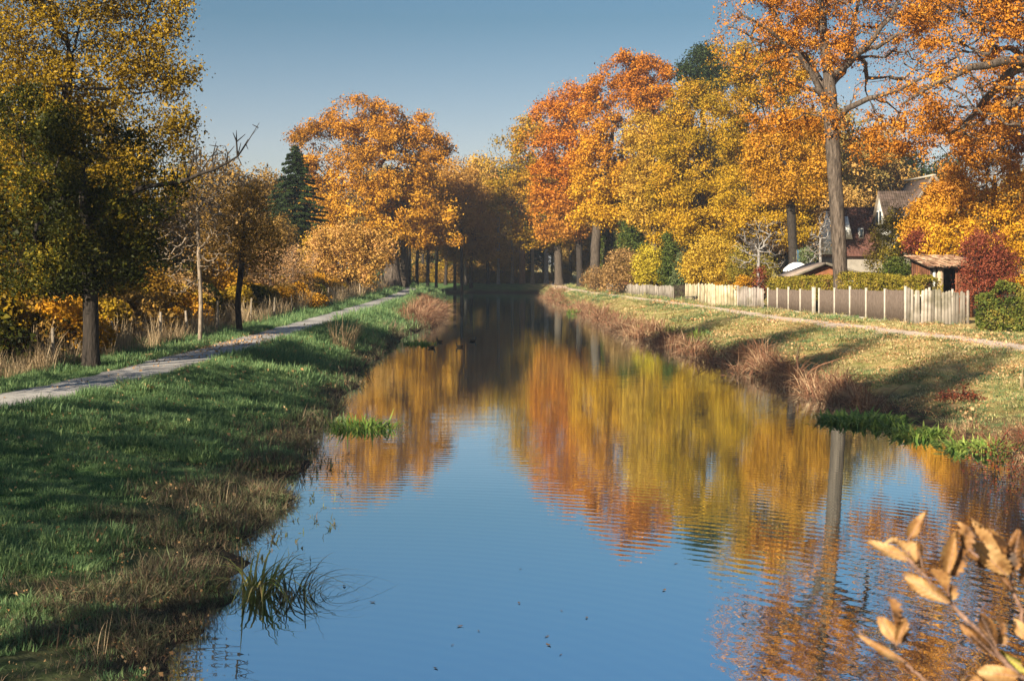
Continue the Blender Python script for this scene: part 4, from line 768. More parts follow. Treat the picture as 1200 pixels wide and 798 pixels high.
# wire fence on the left verge
r = empty('wire_fence', (-12.6, 30, gz(-12.6, 30))); tag(r, 'old wire fence on leaning wooden posts among the dry weeds left of the path', 'fence'); bz = r.location.z
py_ = [28.5, 35.4, 40.5, 45.6, 48.8, 55, 62, 67, 73, 80, 88, 96, 105, 115]; tops = []
for k, y in enumerate(py_):
    x = float(itp(LP, y)) - 2.75 + R.normal() * .1; h = 1.25 + R.normal() * .1; tl = (R.normal() * .05, R.normal() * .05)
    pm = MB().tube([(0, 0, -.2), (tl[0] * .5, tl[1] * .5, h * .5), (tl[0], tl[1], h)], [.06, .055, .045], 7).mesh('post', [WD_POST], True)
    obj('post', pm, r, (x + 12.6, y - 30, gz(x, y) - bz)); tops.append((x + 12.6 + tl[0], y - 30 + tl[1], gz(x, y) - bz, h))
for f in (.25, .55, .85):
    mb = MB()
    for a, c in zip(tops[:-1], tops[1:]): mb.tube([(a[0], a[1], a[2] + f * a[3]), ((a[0] + c[0]) / 2, (a[1] + c[1]) / 2, (a[2] + f * a[3] + c[2] + f * c[3]) / 2 - .04), (c[0], c[1], c[2] + f * c[3])], .006, 3)
    obj('wire', mb.mesh('wire', [METAL]), r)

# hedges: trimmed leafy blocks on a twig core
def hedge(label, P, h, wd, mat, size, dens, seed=1, ztop_noise=.05):
    rg = np.random.default_rng(seed); P = np.array(P, float); L = np.concatenate([[0], np.cumsum(np.linalg.norm(np.diff(P, axis=0), axis=1))]); n = int(L[-1] * (2 * float(np.mean(h)) + wd) * dens)
    s = rg.random(n) * L[-1]; x = np.interp(s, L, P[:, 0]); y = np.interp(s, L, P[:, 1]); hh = np.interp(s, L, h if hasattr(h, '__len__') else [h] * len(P))
    dx = np.interp(s + .05, L, P[:, 0]) - np.interp(s - .05, L, P[:, 0]); dy = np.interp(s + .05, L, P[:, 1]) - np.interp(s - .05, L, P[:, 1]); l = np.hypot(dx, dy) + 1e-9; nx_, ny_ = -dy / l, dx / l
    u = rg.random(n) * (2 * hh + wd); bulge = 1 + .25 * (vnoise(s * 1.7, u * 1.7) - .5)
    off = np.where(u < hh, -wd / 2 * bulge, np.where(u < hh + wd, u - hh - wd / 2, wd / 2 * bulge)); z = np.where(u < hh, u, np.where(u < hh + wd, hh, 2 * hh + wd - u))
    z = z + rg.normal(0, .04, n) + (vnoise(s * 2, s * 0) - .5) * ztop_noise * 4 * (z > hh * .8); off = off + rg.normal(0, .05, n)
    X, Yy = x + nx_ * off, y + ny_ * off; b = (P[0, 0], P[0, 1], gz(*P[0])); Zg = ground_z(X, Yy) - b[2]
    root = empty('hedge', b); tag(root, label, 'hedge')
    V, F = leaf_quads(np.stack([X - b[0], Yy - b[1], Zg + np.maximum(z, .02)], 1), size, rg, .7, .5); obj('crown', mesh_np('crown', V, F, [mat]), root)
    mb = MB(); k = int(L[-1] / .16)
    for q in range(k):
        s_ = (q + rg.random()) / k * L[-1]; xx, yy = np.interp(s_, L, P[:, 0]), np.interp(s_, L, P[:, 1]); H_ = float(np.interp(s_, L, h if hasattr(h, '__len__') else [h] * len(P)))
        for w_ in range(3):
            a_ = rg.random() * 6.28; ex = math.cos(a_) * wd * .4; ey = math.sin(a_) * wd * .4
            mb.tube([(xx - b[0], yy - b[1], -.1), (xx - b[0] + ex * .5, yy - b[1] + ey * .5, H_ * .5), (xx - b[0] + ex, yy - b[1] + ey, H_ * .95)], [.02, .014, .006], 3)
    obj('stem', mb.mesh('stem', [BARK_DARK]), root); return root
def backed(P, d):   # shift a line away from the water
    P = np.array(P, float); t = np.gradient(P, axis=0); t /= np.linalg.norm(t, axis=1)[:, None]; n = np.stack([-t[:, 1], t[:, 0]], 1); n[n[:, 1] < 0] *= -1; return P + n * d
hedge('long clipped yellow-green hedge behind the right half of the panel fence', backed([wp(957, 369), wp(1015, 375), wp(1064, 380)], 1.3), [2.25, 2.2, 2.15], .9, LM_HEDGEY, .075, 420, 2)
hedge('clipped yellow hedge behind the left half of the panel fence', backed([wp(885, 361.6), wp(918, 365), wp(953, 368.6)], 1.3), [1.85, 2.0, 2.1], .9, LM_HEDGEY, .08, 380, 3)
hedge('dense ivy-green hedge beside the path at the right frame edge', [(19.9, 54.8), (22.5, 53.6), (27.5, 51)], [1.7, 1.95, 2.1], 1.5, LM_IVY, .10, 520, 4, .16)

# roofs with real tile relief
def tiles(name, P, nc, nr, mat, parent, wave=.035, step=.03, rag=0.0, seed=0):
    """P: eave-left, eave-right, ridge-right, ridge-left"""
    rg = np.random.default_rng(seed); P = np.array(P, float); n = np.cross(P[1] - P[0], P[3] - P[0]); n /= np.linalg.norm(n)
    V, F = [], []
    for r_ in range(nr):
        for c in range(nc):
            t0, t1 = r_ / nr, (r_ + 1.18) / nr; j = rg.normal(0, rag, 3)
            k = len(V)
            for tt, lift in ((t0 + j[0] / nr, step), (min(t1, 1.0), .0)):
                for q, wv_ in ((0, 0), (.3, 1), (.62, .55), (1.03, -.15)):
                    u = (c + q) / nc; A = P[0] * (1 - u) + P[1] * u; B = P[3] * (1 - u) + P[2] * u
                    V.append(A * (1 - tt) + B * tt + n * (wv_ * wave + lift + j[1] * .08))
            F += [(k + q, k + q + 1, k + q + 5, k + q + 4) for q in range(3)]
            k2 = len(V)      # front edge
            for q in range(4): V.append(np.array(V[k + q]) - n * (step + .012))
            F += [(k2 + q, k2 + q + 1, k + q + 1, k + q) for q in range(3)]
    o = obj(name, mesh_np(name, np.array(V), np.array(F), [mat]), parent); o['kind'] = 'stuff'; return o
# shed
Lc = np.array([PX(1090, 65.6), 65.6]); a = math.radians(14); r = empty('wooden_shed', (Lc[0], Lc[1], gz(*Lc)), a); tag(r, 'red-brown plank shed with ragged terracotta tile roof behind the tall board fence', 'shed')
zw = PZ(313, 66) - gz(*Lc); dpt = 1.75; wdt = 2.5
for q in range(9):     # left side wall planks
    y_ = (q + .5) * dpt / 9; hh = zw + .42 * y_ / dpt; obj('plank', MB().box((0, 0, hh / 2), (.03 + .006 * (q % 2), dpt / 9 * .93, hh)).mesh('plank', [WD_RED]), r, (0, y_, 0))
for q in range(6): obj('plank', MB().box((0, 0, zw / 2), (wdt * .42 / 6 * .93, .03 + .006 * (q % 2), zw)).mesh('plank', [WD_RED]), r, (wdt * .58 + (q + .5) * wdt * .42 / 6, 0, 0))
obj('wall', MB().box((wdt / 2, dpt, zw / 2 + .2), (wdt, .05, zw + .4)).box((wdt, dpt / 2, zw / 2 + .1), (.05, dpt - .06, zw + .2)).box((wdt / 2, dpt / 2, .05), (wdt - .1, dpt - .1, .1)).mesh('wall', [WD_DARK]), r)
obj('brick_column', MB().box((.52, -.05, zw / 2 - .04), (.28, .24, zw - .08)).mesh('brick_column', [BRICK]), r)
obj('door_frame', MB().box((.22, -.02, zw / 2 - .03), (.13, .09, zw - .06)).mesh('door_frame', [WHITE]), r)
obj('corner_post', MB().box((.05, 0.02, zw / 2), (.11, .1, zw)).mesh('corner_post', [WD_DARK]), r)
obj('brace', MB().box((-.04, dpt * .5, zw * .62), (.03, dpt * .9, .08), tilt=.32).mesh('brace', [WD_DARK]), r)
obj('lintel', MB().box((wdt / 2, -.07, zw - .02), (wdt, .09, .13)).mesh('lintel', [WD_DARK]), r)
rf = obj('roof', MB().prism([(-.3, -.4, zw - .04), (wdt + .2, -.4, zw - .04), (wdt + .2, dpt + .15, zw + .50), (-.3, dpt + .15, zw + .50)], (0, 0, 1), .06).mesh('roof', [WD_DARK]), r)
tiles('roof_tiles', [(-.36, -.47, zw + .03), (wdt + .25, -.47, zw + .03), (wdt + .25, dpt + .2, zw + .60), (-.36, dpt + .2, zw + .60)], 13, 7, TILE_TER, rf, .05, .045, .22, 3)
# low garden house
Yh = 83; x0, x1, xa = PX(927, Yh), PX(1021, Yh), PX(966, Yh); g_ = gz(x0, Yh); r = empty('garden_house', (x0, Yh, g_)); tag(r, 'low brown garden house with shallow felt gable roof behind the huge oak trunk', 'garden house')
ze, za = PZ(325, Yh) - g_, PZ(309.5, Yh) - g_; w_ = x1 - x0; xm = xa - x0
obj('wall', MB().prism([(.35, 0, 0), (w_ - .35, 0, 0), (w_ - .35, 0, ze - .02), (xm, 0, za - .12), (.35, 0, ze - .02)], (0, 1, 0), 3.6).mesh('wall', [WD_RED]), r)
for sgn, (xa_, za_) in ((0, (0, ze)), (1, (w_, ze))):
    rr = obj('roof', MB().prism([(xa_, -.45, za_), (xm, -.45, za), (xm, -.45, za + .1), (xa_, -.45, za_ + .1)], (0, 1, 0), 4.5).mesh('roof', [TILE_GREY]), r)
    obj('fascia', MB().prism([(xa_, -.49, za_ - .03), (xm, -.49, za - .03), (xm, -.49, za + .12), (xa_, -.49, za_ + .12)], (0, 1, 0), .035).mesh('fascia', [WD_PALE]), rr)
wn = obj('window', MB().box((w_ * .74, -.03, ze - .55), (.9, .05, .7)).mesh('window', [WHITE]), r); obj('pane', MB().box((w_ * .74, -.06, ze - .55), (.76, .02, .56)).mesh('pane', [GLASS]), wn)
# low shelter behind hedge
Yh = 78; x0, x1 = PX(1016, Yh), PX(1042, Yh); g_ = gz(x0, Yh); r = empty('lean_to', (x0, Yh, g_)); tag(r, 'small dark lean-to roof just above the hedge right of the garden house', 'lean-to')
zt = PZ(326, Yh) - g_; obj('wall', MB().box(((x1 - x0) / 2, .8, zt / 2), (x1 - x0 - .2, 1.4, zt)).mesh('wall', [WD_DARK]), r)
obj('roof', MB().prism([(-.1, -.1, zt), (x1 - x0 + .1, -.1, zt), (x1 - x0 + .1, 1.7, zt + .28), (-.1, 1.7, zt + .28)], (0, 0, 1), .07).mesh('roof', [METAL]), r)
# low brown shed behind far pale fence
Yh = 129; x0, x1 = PX(714, Yh), PX(750, Yh); g_ = gz(x0, Yh); r = empty('low_shed', (x0, Yh, g_)); tag(r, 'low reddish roofed shed showing just over the far pale fence', 'shed')
zt = PZ(333, Yh) - g_; obj('wall', MB().box(((x1 - x0) / 2, 1.2, zt / 2), (x1 - x0 - .3, 2.2, zt)).mesh('wall', [WD_DARK]), r)
rf = obj('roof', MB().prism([(0, 0, zt), (x1 - x0, 0, zt), (x1 - x0, 1.2, zt + .35), (0, 1.2, zt + .35)], (0, 0, 1), .08).prism([(0, 1.205, zt + .35), (x1 - x0, 1.205, zt + .35), (x1 - x0, 2.4, zt), (0, 2.4, zt)], (0, 0, 1), .08).mesh('roof', [WD_RED]), r)
obj('ridge_cap', MB().box(((x1 - x0) / 2, 1.2, zt + .45), (x1 - x0, .16, .06)).mesh('ridge_cap', [WD_PALE]), rf)
# white covered heap
Yh = 90; x0, x1 = PX(918, Yh), PX(950, Yh); g_ = gz(x0, Yh); 
r = empty('covered_stack', ((x0 + x1) / 2, Yh, g_)); tag(r, 'white tarpaulin domed over a dark stack left of the garden house', 'covered stack')
zt = PZ(307.5, Yh) - g_; zb = PZ(316, Yh) - g_; a_ = np.linspace(0, 2 * math.pi, 33)[:-1]; V = [(0, 0, zt)]; F = []
for k, f in enumerate((.3, .6, .85, 1.0, 1.04)):
    for q in a_: rr = (x1 - x0) / 2 * f * (1 + .05 * math.sin(q * 8) * f); V.append((math.cos(q) * rr, math.sin(q) * rr * .8, zt - (zt - zb) * (f ** 2.2 if k < 4 else 1.25) + .02 * math.sin(q * 8)))
F = [(0, 1 + q, 1 + (q + 1) % 32) for q in range(32)]; F4_ = [(1 + k * 32 + q, 33 + k * 32 + q, 33 + k * 32 + (q + 1) % 32, 1 + k * 32 + (q + 1) % 32) for k in range(4) for q in range(32)]
obj('tarp', mesh_np('tarp', np.array(V), [np.array(F), np.array(F4_)], [TARP], True), r); obj('stack', MB().box((0, 0, zb / 2), ((x1 - x0) * .85, .9, zb)).mesh('stack', [WD_DARK]), r)
# blue upright sheet
Yh = 95; x0 = PX(937, Yh); g_ = gz(x0, Yh); zt = PZ(293, Yh) - g_; r = empty('blue_sheet', (x0, Yh, g_)); tag(r, 'dark blue upright sheet between the grey trees above the white cover', 'sheet')
obj('panel', MB().box((0, 0, zt - .5), (.4, .04, 1.0)).mesh('panel', [BLUEP]), r); obj('post', MB().box((-.22, .0, zt / 2), (.05, .06, zt)).box((.22, 0, zt / 2), (.05, .06, zt)).mesh('post', [WD_POST]), r)
# house
Yh = 105; K = Yh / FPX; hx = lambda px: (px - 600) * K - 26.5; g_ = gz(26.5, Yh); hz = lambda py: CAMZ + (HY - py) * K - g_
r = empty('brick_house', (26.5, Yh, g_)); r.name = 'house'; tag(r, 'house with steep brown tiled roofs, gabled dormer and white gable behind the willow bush', 'house')
X0, X1 = hx(984), hx(1135)
obj('wall', MB().box(((X0 + X1) / 2, 4.3, hz(298) / 2), (X1 - X0 - .6, 7.8, hz(298))).mesh('wall', [WALLW]), r)
rf = obj('roof', MB().prism([(X0, 0, hz(300)), (X0, 4.2, hz(241)), (X0, 8.6, hz(300))], (1, 0, 0), X1 - X0).mesh('roof', [TILE_RED]), r); rf['label'] = 'red-brown main roof'
tiles('roof_tiles', [(X0, -.05, hz(300.5)), (X1, -.05, hz(300.5)), (X1, 4.15, hz(240.6)), (X0, 4.15, hz(240.6))], 42, 20, TILE_RED, rf, .03, .03)
obj('gable', MB().prism([(X0 - .06, .5, hz(298)), (X0 - .06, 4.2, hz(245)), (X0 - .06, 7.9, hz(298))], (1, 0, 0), .05).mesh('gable', [WHITE]), r)
# small white-fronted dormer left, small window dormer
def dormer(xa, xb, yt, yb, white=True):
    d = obj('dormer', MB().prism([(xa, .6, hz(yb)), (xb, .6, hz(yb)), ((xa + xb) / 2, .6, hz(yt))], (0, 1, 0), 2.4).mesh('dormer', [WHITE]), r)
    return d
dormer(hx(990), hx(1001.5), 253, 280)
wn = obj('window', MB().box((hx(1014.5), 1.55, hz(273)), (.34, .5, .86)).mesh('window', [WHITE]), r); obj('pane', MB().box((hx(1014.5), 1.28, hz(273)), (.22, .03, .68)).mesh('pane', [GLASS]), wn)
# centre cross wing: ridge along x, gable to the left
xa, xb = hx(1030), hx(1075); yr, ye = 224.5, 264
obj('gable', MB().prism([(xa + .18, -1.7, hz(ye)), (xa + .18, .3, hz(yr) - .1), (xa + .18, 2.3, hz(ye))], (1, 0, 0), .1).mesh('gable', [WHITE]), r)
for sgn in (-1, 1):
    rf = obj('roof', MB().prism([(xa, .3 + sgn * 2.15, hz(ye) - .12), (xb, .3 + sgn * 2.15, hz(ye) - .12), (xb, .3 + sgn * .004, hz(yr)), (xa, .3 + sgn * .004, hz(yr))], (0, 0, 1), -.12).mesh('roof', [WD_POST]), r)
    if sgn < 0: tiles('roof_tiles', [(xa, -1.9, hz(ye) - .08), (xb, -1.9, hz(ye) - .08), (xb, .3, hz(yr) + .04), (xa, .3, hz(yr) + .04)], 17, 11, TILE_BRN, rf, .04, .035)
for q in (0, 1):
    wn = obj('window', MB().box((xa + .12, -.15 + q * .85, hz(255)), (.08, .75, 1.15)).mesh('window', [WHITE]), r); obj('pane', MB().box((xa + .07, -.15 + q * .85, hz(255)), (.03, .6, .95)).mesh('pane', [GLASS]), wn)
obj('wing_wall', MB().box(((xa + xb) / 2 + .2, .3, hz(264) / 2), (xb - xa - .4, 3.7, hz(264) - .02)).mesh('wing_wall', [WALLW]), r)
obj('balcony', MB().box((hx(1032), -1.85, hz(274)), (.8, .25, .42)).mesh('balcony', [WHITE]), r)
# right gable roof, tile-hung front, ridge running away
xl_, xr_, xp = hx(1044), hx(1118), hx(1081); zt_, zb_ = hz(210.5), hz(264)
rf = obj('roof', MB().prism([(xl_, -2.6, zb_), (xr_, -2.6, zb_), (xp, -2.6, zt_)], (0, 1, 0), 7).mesh('roof', [TILE_BRN]), r); rf['label'] = 'tallest steep brown roof'
tiles('roof_tiles', [(xl_ + .15, -2.66, zb_), (xr_ - .15, -2.66, zb_), (xp + .02, -2.66, zt_ - .1), (xp - .02, -2.66, zt_ - .1)], 22, 13, TILE_BRN, rf, .03, .03)
obj('verge_board', MB().prism([(xl_ - .18, -2.85, zb_ - .1), (xl_ + .12, -2.85, zb_ - .1), (xp + .1, -2.85, zt_ + .05), (xp - .06, -2.85, zt_ + .2)], (0, 1, 0), .3).mesh('verge_board', [WD_POST]), rf)
obj('verge_board', MB().prism([(xr_ - .12, -2.85, zb_ - .1), (xr_ + .18, -2.85, zb_ - .1), (xp + .13, -2.86, zt_ + .2), (xp + .02, -2.86, zt_ + .05)], (0, 1, 0), .3).mesh('verge_board', [WD_POST]), rf)
obj('ridge_cap', MB().box((xp + .02, .8, zt_ + .16), (.3, 7.4, .14)).mesh('ridge_cap', [CONC]), rf)
obj('wing_wall', MB().box(((xl_ + xr_) / 2, .7, zb_ / 2), (xr_ - xl_ - .5, 6.2, zb_ - .02)).mesh('wing_wall', [WALLW]), r)
obj('antenna', MB().tube([(hx(1046), .3, hz(224)), (hx(1046), .3, hz(216))], .02, 5).mesh('antenna', [METAL]), r)
# table, chair, slatted box at the fence
g0 = wp(808.5, 354.3); r = empty('garden_table', (*g0, gz(*g0)), .2); tag(r, 'small dark metal table on the grass before the cream fence', 'table')
obj('table_top', MB().box((0, 0, .44), (.62, .4, .04)).mesh('table_top', [METAL]), r)
for sx in (-1, 1):
    for sy in (-1, 1): obj('leg', MB().tube([(sx * .24, sy * .15, .43), (sx * .29, sy * .17, 0)], .018, 6).mesh('leg', [METAL]), r)
g0 = wp(815, 354.8); r = empty('garden_chair', (*g0, gz(*g0)), .15); tag(r, 'dark folding garden chair with tilted back facing the small table', 'chair')
obj('seat', MB().box((0, 0, .43), (.42, .42, .035)).mesh('seat', [METAL]), r)
bk = obj('backrest', MB().tube([(.2, -.2, .42), (.34, -.2, .92)], .016, 6).tube([(.2, .2, .42), (.34, .2, .92)], .016, 6).mesh('backrest', [METAL]), r)
for q in range(4): obj('slat', MB().box((.235 + q * .034, 0, .54 + q * .115), (.02, .42, .07)).mesh('slat', [METAL]), bk)
for sx in (-1, 1):
    for sy in (-1, 1): obj('leg', MB().tube([(-sx * .18, sy * .19, .43), (sx * .2, sy * .19, 0)], .014, 6).mesh('leg', [METAL]), r)
g0 = wp(824.5, 354.7); r = empty('slatted_box', (*g0, gz(*g0)), .3); tag(r, 'small dark slatted box standing in the grass right of the garden chair', 'box')
for q in range(4): obj('slat', MB().box((0, 0, .05 + q * .12), (.34, .26, .045)).mesh('slat', [METAL]), r)
obj('frame', MB().box((-.15, 0, .22), (.03, .2, .45)).box((.15, 0, .22), (.03, .2, .45)).mesh('frame', [METAL]), r)
print('garden', time.time() - T0)
#@@PART4
# ============================================================ GRASS, REEDS, LITTER
def ribbons(n, rg, h=(.5, .9), spread=.2, width=.012, bend=.6, seg=4, wtip=.15, dirbias=None, lean=.25, droop=1.0):
    """arching blades; returns V,F"""
    a = rg.random(n) * 6.283; rad = np.sqrt(rg.random(n)) * spread; B = np.stack([np.cos(a) * rad, np.sin(a) * rad, np.zeros(n)], 1)
    th = a + rg.normal(0, .7, n); d = np.stack([np.cos(th), np.sin(th), np.zeros(n)], 1)
    if dirbias is not None: d = d + np.array(dirbias); d /= np.linalg.norm(d, axis=1)[:, None]
    H = rg.uniform(h[0], h[1], n)[:, None]; ln = (lean * rg.random(n))[:, None]; bd = (bend * rg.random(n) ** .8)[:, None]
    side = np.cross(d, [0, 0, 1.0]); W = width * rg.uniform(.7, 1.3, n)[:, None]; V = []
    for k in range(seg + 1):
        t = k / seg; c = B + d * H * (ln * t + bd * t * t) + np.array([0, 0, 1.0]) * H * (t - droop * bd * .75 * t ** 3)
        w_ = W * ((1 - t) ** .7 + wtip * .3); V.append(c - side * w_); V.append(c + side * w_)
    V = np.stack(V, 1); m_ = 2 * (seg + 1); i = np.arange(n)[:, None] * m_; k = np.arange(seg)[None, :] * 2
    F = np.stack([i + k, i + k + 1, i + k + 3, i + k + 2], -1).reshape(-1, 4); return V.reshape(-1, 3), F
def blade_mat(name, stops, trans=.3, ns=.5):
    m, nt, b = newmat(name); geo = nt.nodes.new('ShaderNodeNewGeometry'); oi = nt.nodes.new('ShaderNodeObjectInfo')
    n1 = noise(nt, ns, 3, vec=geo.outputs['Position'])
    f = math_(nt, 'ADD', math_(nt, 'ADD', math_(nt, 'MULTIPLY', geo.outputs['Random Per Island'], .3), math_(nt, 'MULTIPLY', oi.outputs['Random'], .25)), math_(nt, 'MULTIPLY', n1, .45))
    r_ = ramp(nt, stops); nt.links.new(f, r_.inputs[0]); nt.links.new(r_.outputs[0], b.inputs['Base Color']); b.inputs['Roughness'].default_value = .6; b.inputs['Specular IOR Level'].default_value = .25
    tr = nt.nodes.new('ShaderNodeBsdfTranslucent'); nt.links.new(r_.outputs[0], tr.inputs[0]); mx = nt.nodes.new('ShaderNodeMixShader'); mx.inputs[0].default_value = trans
    nt.links.new(b.outputs[0], mx.inputs[1]); nt.links.new(tr.outputs[0], mx.inputs[2]); nt.links.new(mx.outputs[0], nt.nodes['Material Output'].inputs[0]); return m
BM_GREEN = blade_mat('blade_green', [(0.22, (0.085, 0.16, 0.07)), (0.5, (0.16, 0.27, 0.105)), (0.78, (0.33, 0.41, 0.16))], .4)
BM_DRYG = blade_mat('blade_tan_green', [(0.25, (0.20, 0.25, 0.07)), (0.5, (0.46, 0.39, 0.16)), (0.75, (0.62, 0.47, 0.26))], ns=.6)
BM_DARKBR = blade_mat('blade_dark_brown', [(0.2, (0.06, 0.05, 0.03)), (0.42, (0.17, 0.11, 0.07)), (0.58, (0.13, 0.16, 0.07)), (0.8, (0.30, 0.19, 0.13))])
BM_PINKBR = blade_mat('blade_dry_rust', [(0.2, (0.09, 0.038, 0.02)), (0.5, (0.28, 0.13, 0.07)), (0.72, (0.52, 0.35, 0.20))], ns=.9)
BM_STRAW = blade_mat('blade_straw', [(0.2, (0.20, 0.13, 0.07)), (0.5, (0.38, 0.27, 0.15)), (0.8, (0.55, 0.42, 0.26))])
BM_REED = blade_mat('blade_reed', [(0.2, (0.16, 0.20, 0.03)), (0.5, (0.32, 0.36, 0.07)), (0.8, (0.46, 0.33, 0.12))], ns=4)
BM_LUSH = blade_mat('blade_lush', [(0.2, (0.05, 0.10, 0.015)), (0.45, (0.13, 0.22, 0.035)), (0.7, (0.36, 0.42, 0.09)), (0.85, (0.40, 0.26, 0.10))], ns=2)
LITTER = blade_mat('leaf_litter', [(0.2, (0.18, 0.08, 0.03)), (0.5, (0.42, 0.22, 0.09)), (0.8, (0.62, 0.42, 0.22))], .15, ns=.3)
def tuft(name, mat, seed, **k):
    n = k.pop('n', 16); rg = np.random.default_rng(seed); V, F = ribbons(n, rg, **k); return src(name, mesh_np(name, V, F, [mat]))
tg = [tuft('tuft', BM_GREEN, s, n=22, h=(.05, .13), spread=.09, width=.0045, bend=.8, seg=3) for s in (1, 2, 3)]
tdg = [tuft('tuft', BM_DRYG, s + 10, n=16, h=(.05, .11), spread=.12, width=.006, bend=.9, seg=2) for s in (1, 2, 3)]
tdb = [tuft('tuft', BM_DARKBR, s + 20, n=22, h=(.07, .22), spread=.16, width=.004, bend=1.2, seg=3) for s in (1, 2, 3)]
tpk = [tuft('tuft', BM_PINKBR, s + 30, n=34, h=(.2, .75), spread=.24, width=.011, bend=1.7, seg=4) for s in (1, 2, 3, 4)]
tst = [tuft('tuft', BM_STRAW, s + 40, n=16, h=(.5, 1.25), spread=.20, width=.008, bend=.35, seg=3) for s in (1, 2, 3)]
def cover(name, rng, bands, xf0, xf1, srcs, colname, zs=1.0, prob=None, zoff=0.0, tilt=.15):
    PP, SS = [], []
    for y0, y1, dens, s in bands:
        Yc = np.linspace(y0, y1, 40); wmax = max(1.0, float(np.max(xf1(Yc) - xf0(Yc)))); n = int(dens * (y1 - y0) * wmax)
        yy = rng.uniform(y0, y1, n); u = rng.random(n) * wmax; xx = xf0(yy) + u; ok = xx < xf1(yy)
        ok &= np.abs(xx) < yy * 0.46 + 4.0
        xx, yy = xx[ok], yy[ok]; zz = ground_z(xx, yy)
        ok = np.ones(len(xx), bool) if prob is None else rng.random(len(xx)) < prob(xx, yy, zz)
        PP.append(np.stack([xx, yy, zz + zoff], 1)[ok]); SS.append(np.full(ok.sum(), s) * rng.uniform(.65, 1.25, ok.sum()) * (.58 + 1.0 * vnoise(xx[ok] * 1.5 + 70, yy[ok] * 1.5) ** 1.5))
    P = np.vstack(PP); S = np.concatenate(SS); n = len(P)
    print(name, n)
    return scatter(name, P, np.stack([rng.normal(0, tilt, n), rng.normal(0, tilt, n), rng.random(n) * 6.28], 1), np.repeat(S[:, None], 3, 1) * np.array([1, 1, zs]), colname, srcs)
rg = np.random.default_rng(404)
lpx = lambda y: itp(LP, y); rpx = lambda y: itp(RP, y); xlf = lambda y: itp(XL, y); xrf = lambda y: itp(XR, y)
gprob = lambda x, y, z: ss(.05, .5, z + (vnoise(x * 1.1, y * 1.1) - .5) * .7)
cover('bank_grass', rg, [(8, 15, 150, 1.05), (15, 24, 110, 1.2), (24, 38, 62, 1.55), (38, 62, 26, 2.2), (62, 110, 9, 3.2), (110, 172, 4, 4)], lambda y: lpx(y) + .95, lambda y: xlf(y) + .2, tg, 'grass_tufts', prob=gprob)
cover('verge_grass', rg, [(24, 36, 60, 1.5), (36, 62, 26, 2.1), (62, 110, 8, 3.0), (110, 160, 3, 4)], lambda y: lpx(y) - 3.6, lambda y: lpx(y) - .92, tg, 'verge_tufts')
cover('shore_grass', rg, [(8, 15, 110, 1.0), (15, 24, 80, 1.15), (24, 38, 42, 1.4), (38, 62, 14, 1.9), (62, 110, 5, 2.4)], lambda y: xlf(y) - 3.4, lambda y: xlf(y) + .35, tdb, 'shore_tufts', prob=lambda x, y, z: (z > -.12) * (1 - ss(.08, .38, z + (vnoise(x * 1.3 + 9, y * 1.3) - .5) * .4)) * (.25 + .75 * (vnoise(x * .9, y * .9 + 40) > .4)), tilt=.4)
cover('right_bank_grass', rg, [(16, 28, 40, 1.5), (28, 42, 45, 1.6), (42, 62, 26, 2.1), (62, 100, 10, 3.0), (100, 165, 4, 4.0)], lambda y: xrf(y), lambda y: rpx(y) + 3.5, tdg, 'dry_tufts', zs=.5, prob=lambda x, y, z: (z > .1) * (np.abs(x - rpx(y)) > .8) * (.35 + .65 * (vnoise(x * .7, y * .7) > .42)))
cover('green_bank_grass', rg, [(16, 28, 26, 1.4), (28, 42, 30, 1.4), (42, 62, 18, 1.9), (62, 100, 8, 2.8), (100, 165, 4, 4.0)], lambda y: xrf(y), lambda y: rpx(y) + 3.5, tg, 'green_tufts', zs=.45, prob=lambda x, y, z: (z > .1) * (np.abs(x - rpx(y)) > .85) * ss(.45, .62, vnoise(x * .35 + 5, y * .25) + (y > 70) * .12))
cover('dry_shore_vegetation', rg, [(22, 34, 9, .6), (34, 52, 15, 1.1), (52, 80, 8, 1.2), (80, 150, 4.5, 1.3)], lambda y: xrf(y) - .7 - .5 * vnoise(y * .4, y * 0), lambda y: xrf(y) + .3 + 1.1 * vnoise(y * .33, y * 0 + 8), tpk, 'rust_tufts', prob=lambda x, y, z: (z > -.5) * (.12 + .88 * (vnoise(x * .6 + 3, y * .5) > .45)), tilt=.55)
cover('pale_shore_vegetation', rg, [(78, 112, 7, 1.35)], lambda y: xlf(y) - 1.6, lambda y: xlf(y) + .5, tpk, 'pale_tufts', prob=lambda x, y, z: (z > -.4) * 1.0, tilt=.35)
cover('tall_dry_weeds', rg, [(24, 40, 20, .8), (40, 62, 14, .85), (62, 90, 7, 1.0), (90, 150, 3.5, 1.2)], lambda y: lpx(y) - 6.0, lambda y: lpx(y) - 2.4, tst, 'straw_tufts', prob=lambda x, y, z: .25 + .75 * (vnoise(x * .5, y * .35 + 3) > .45))
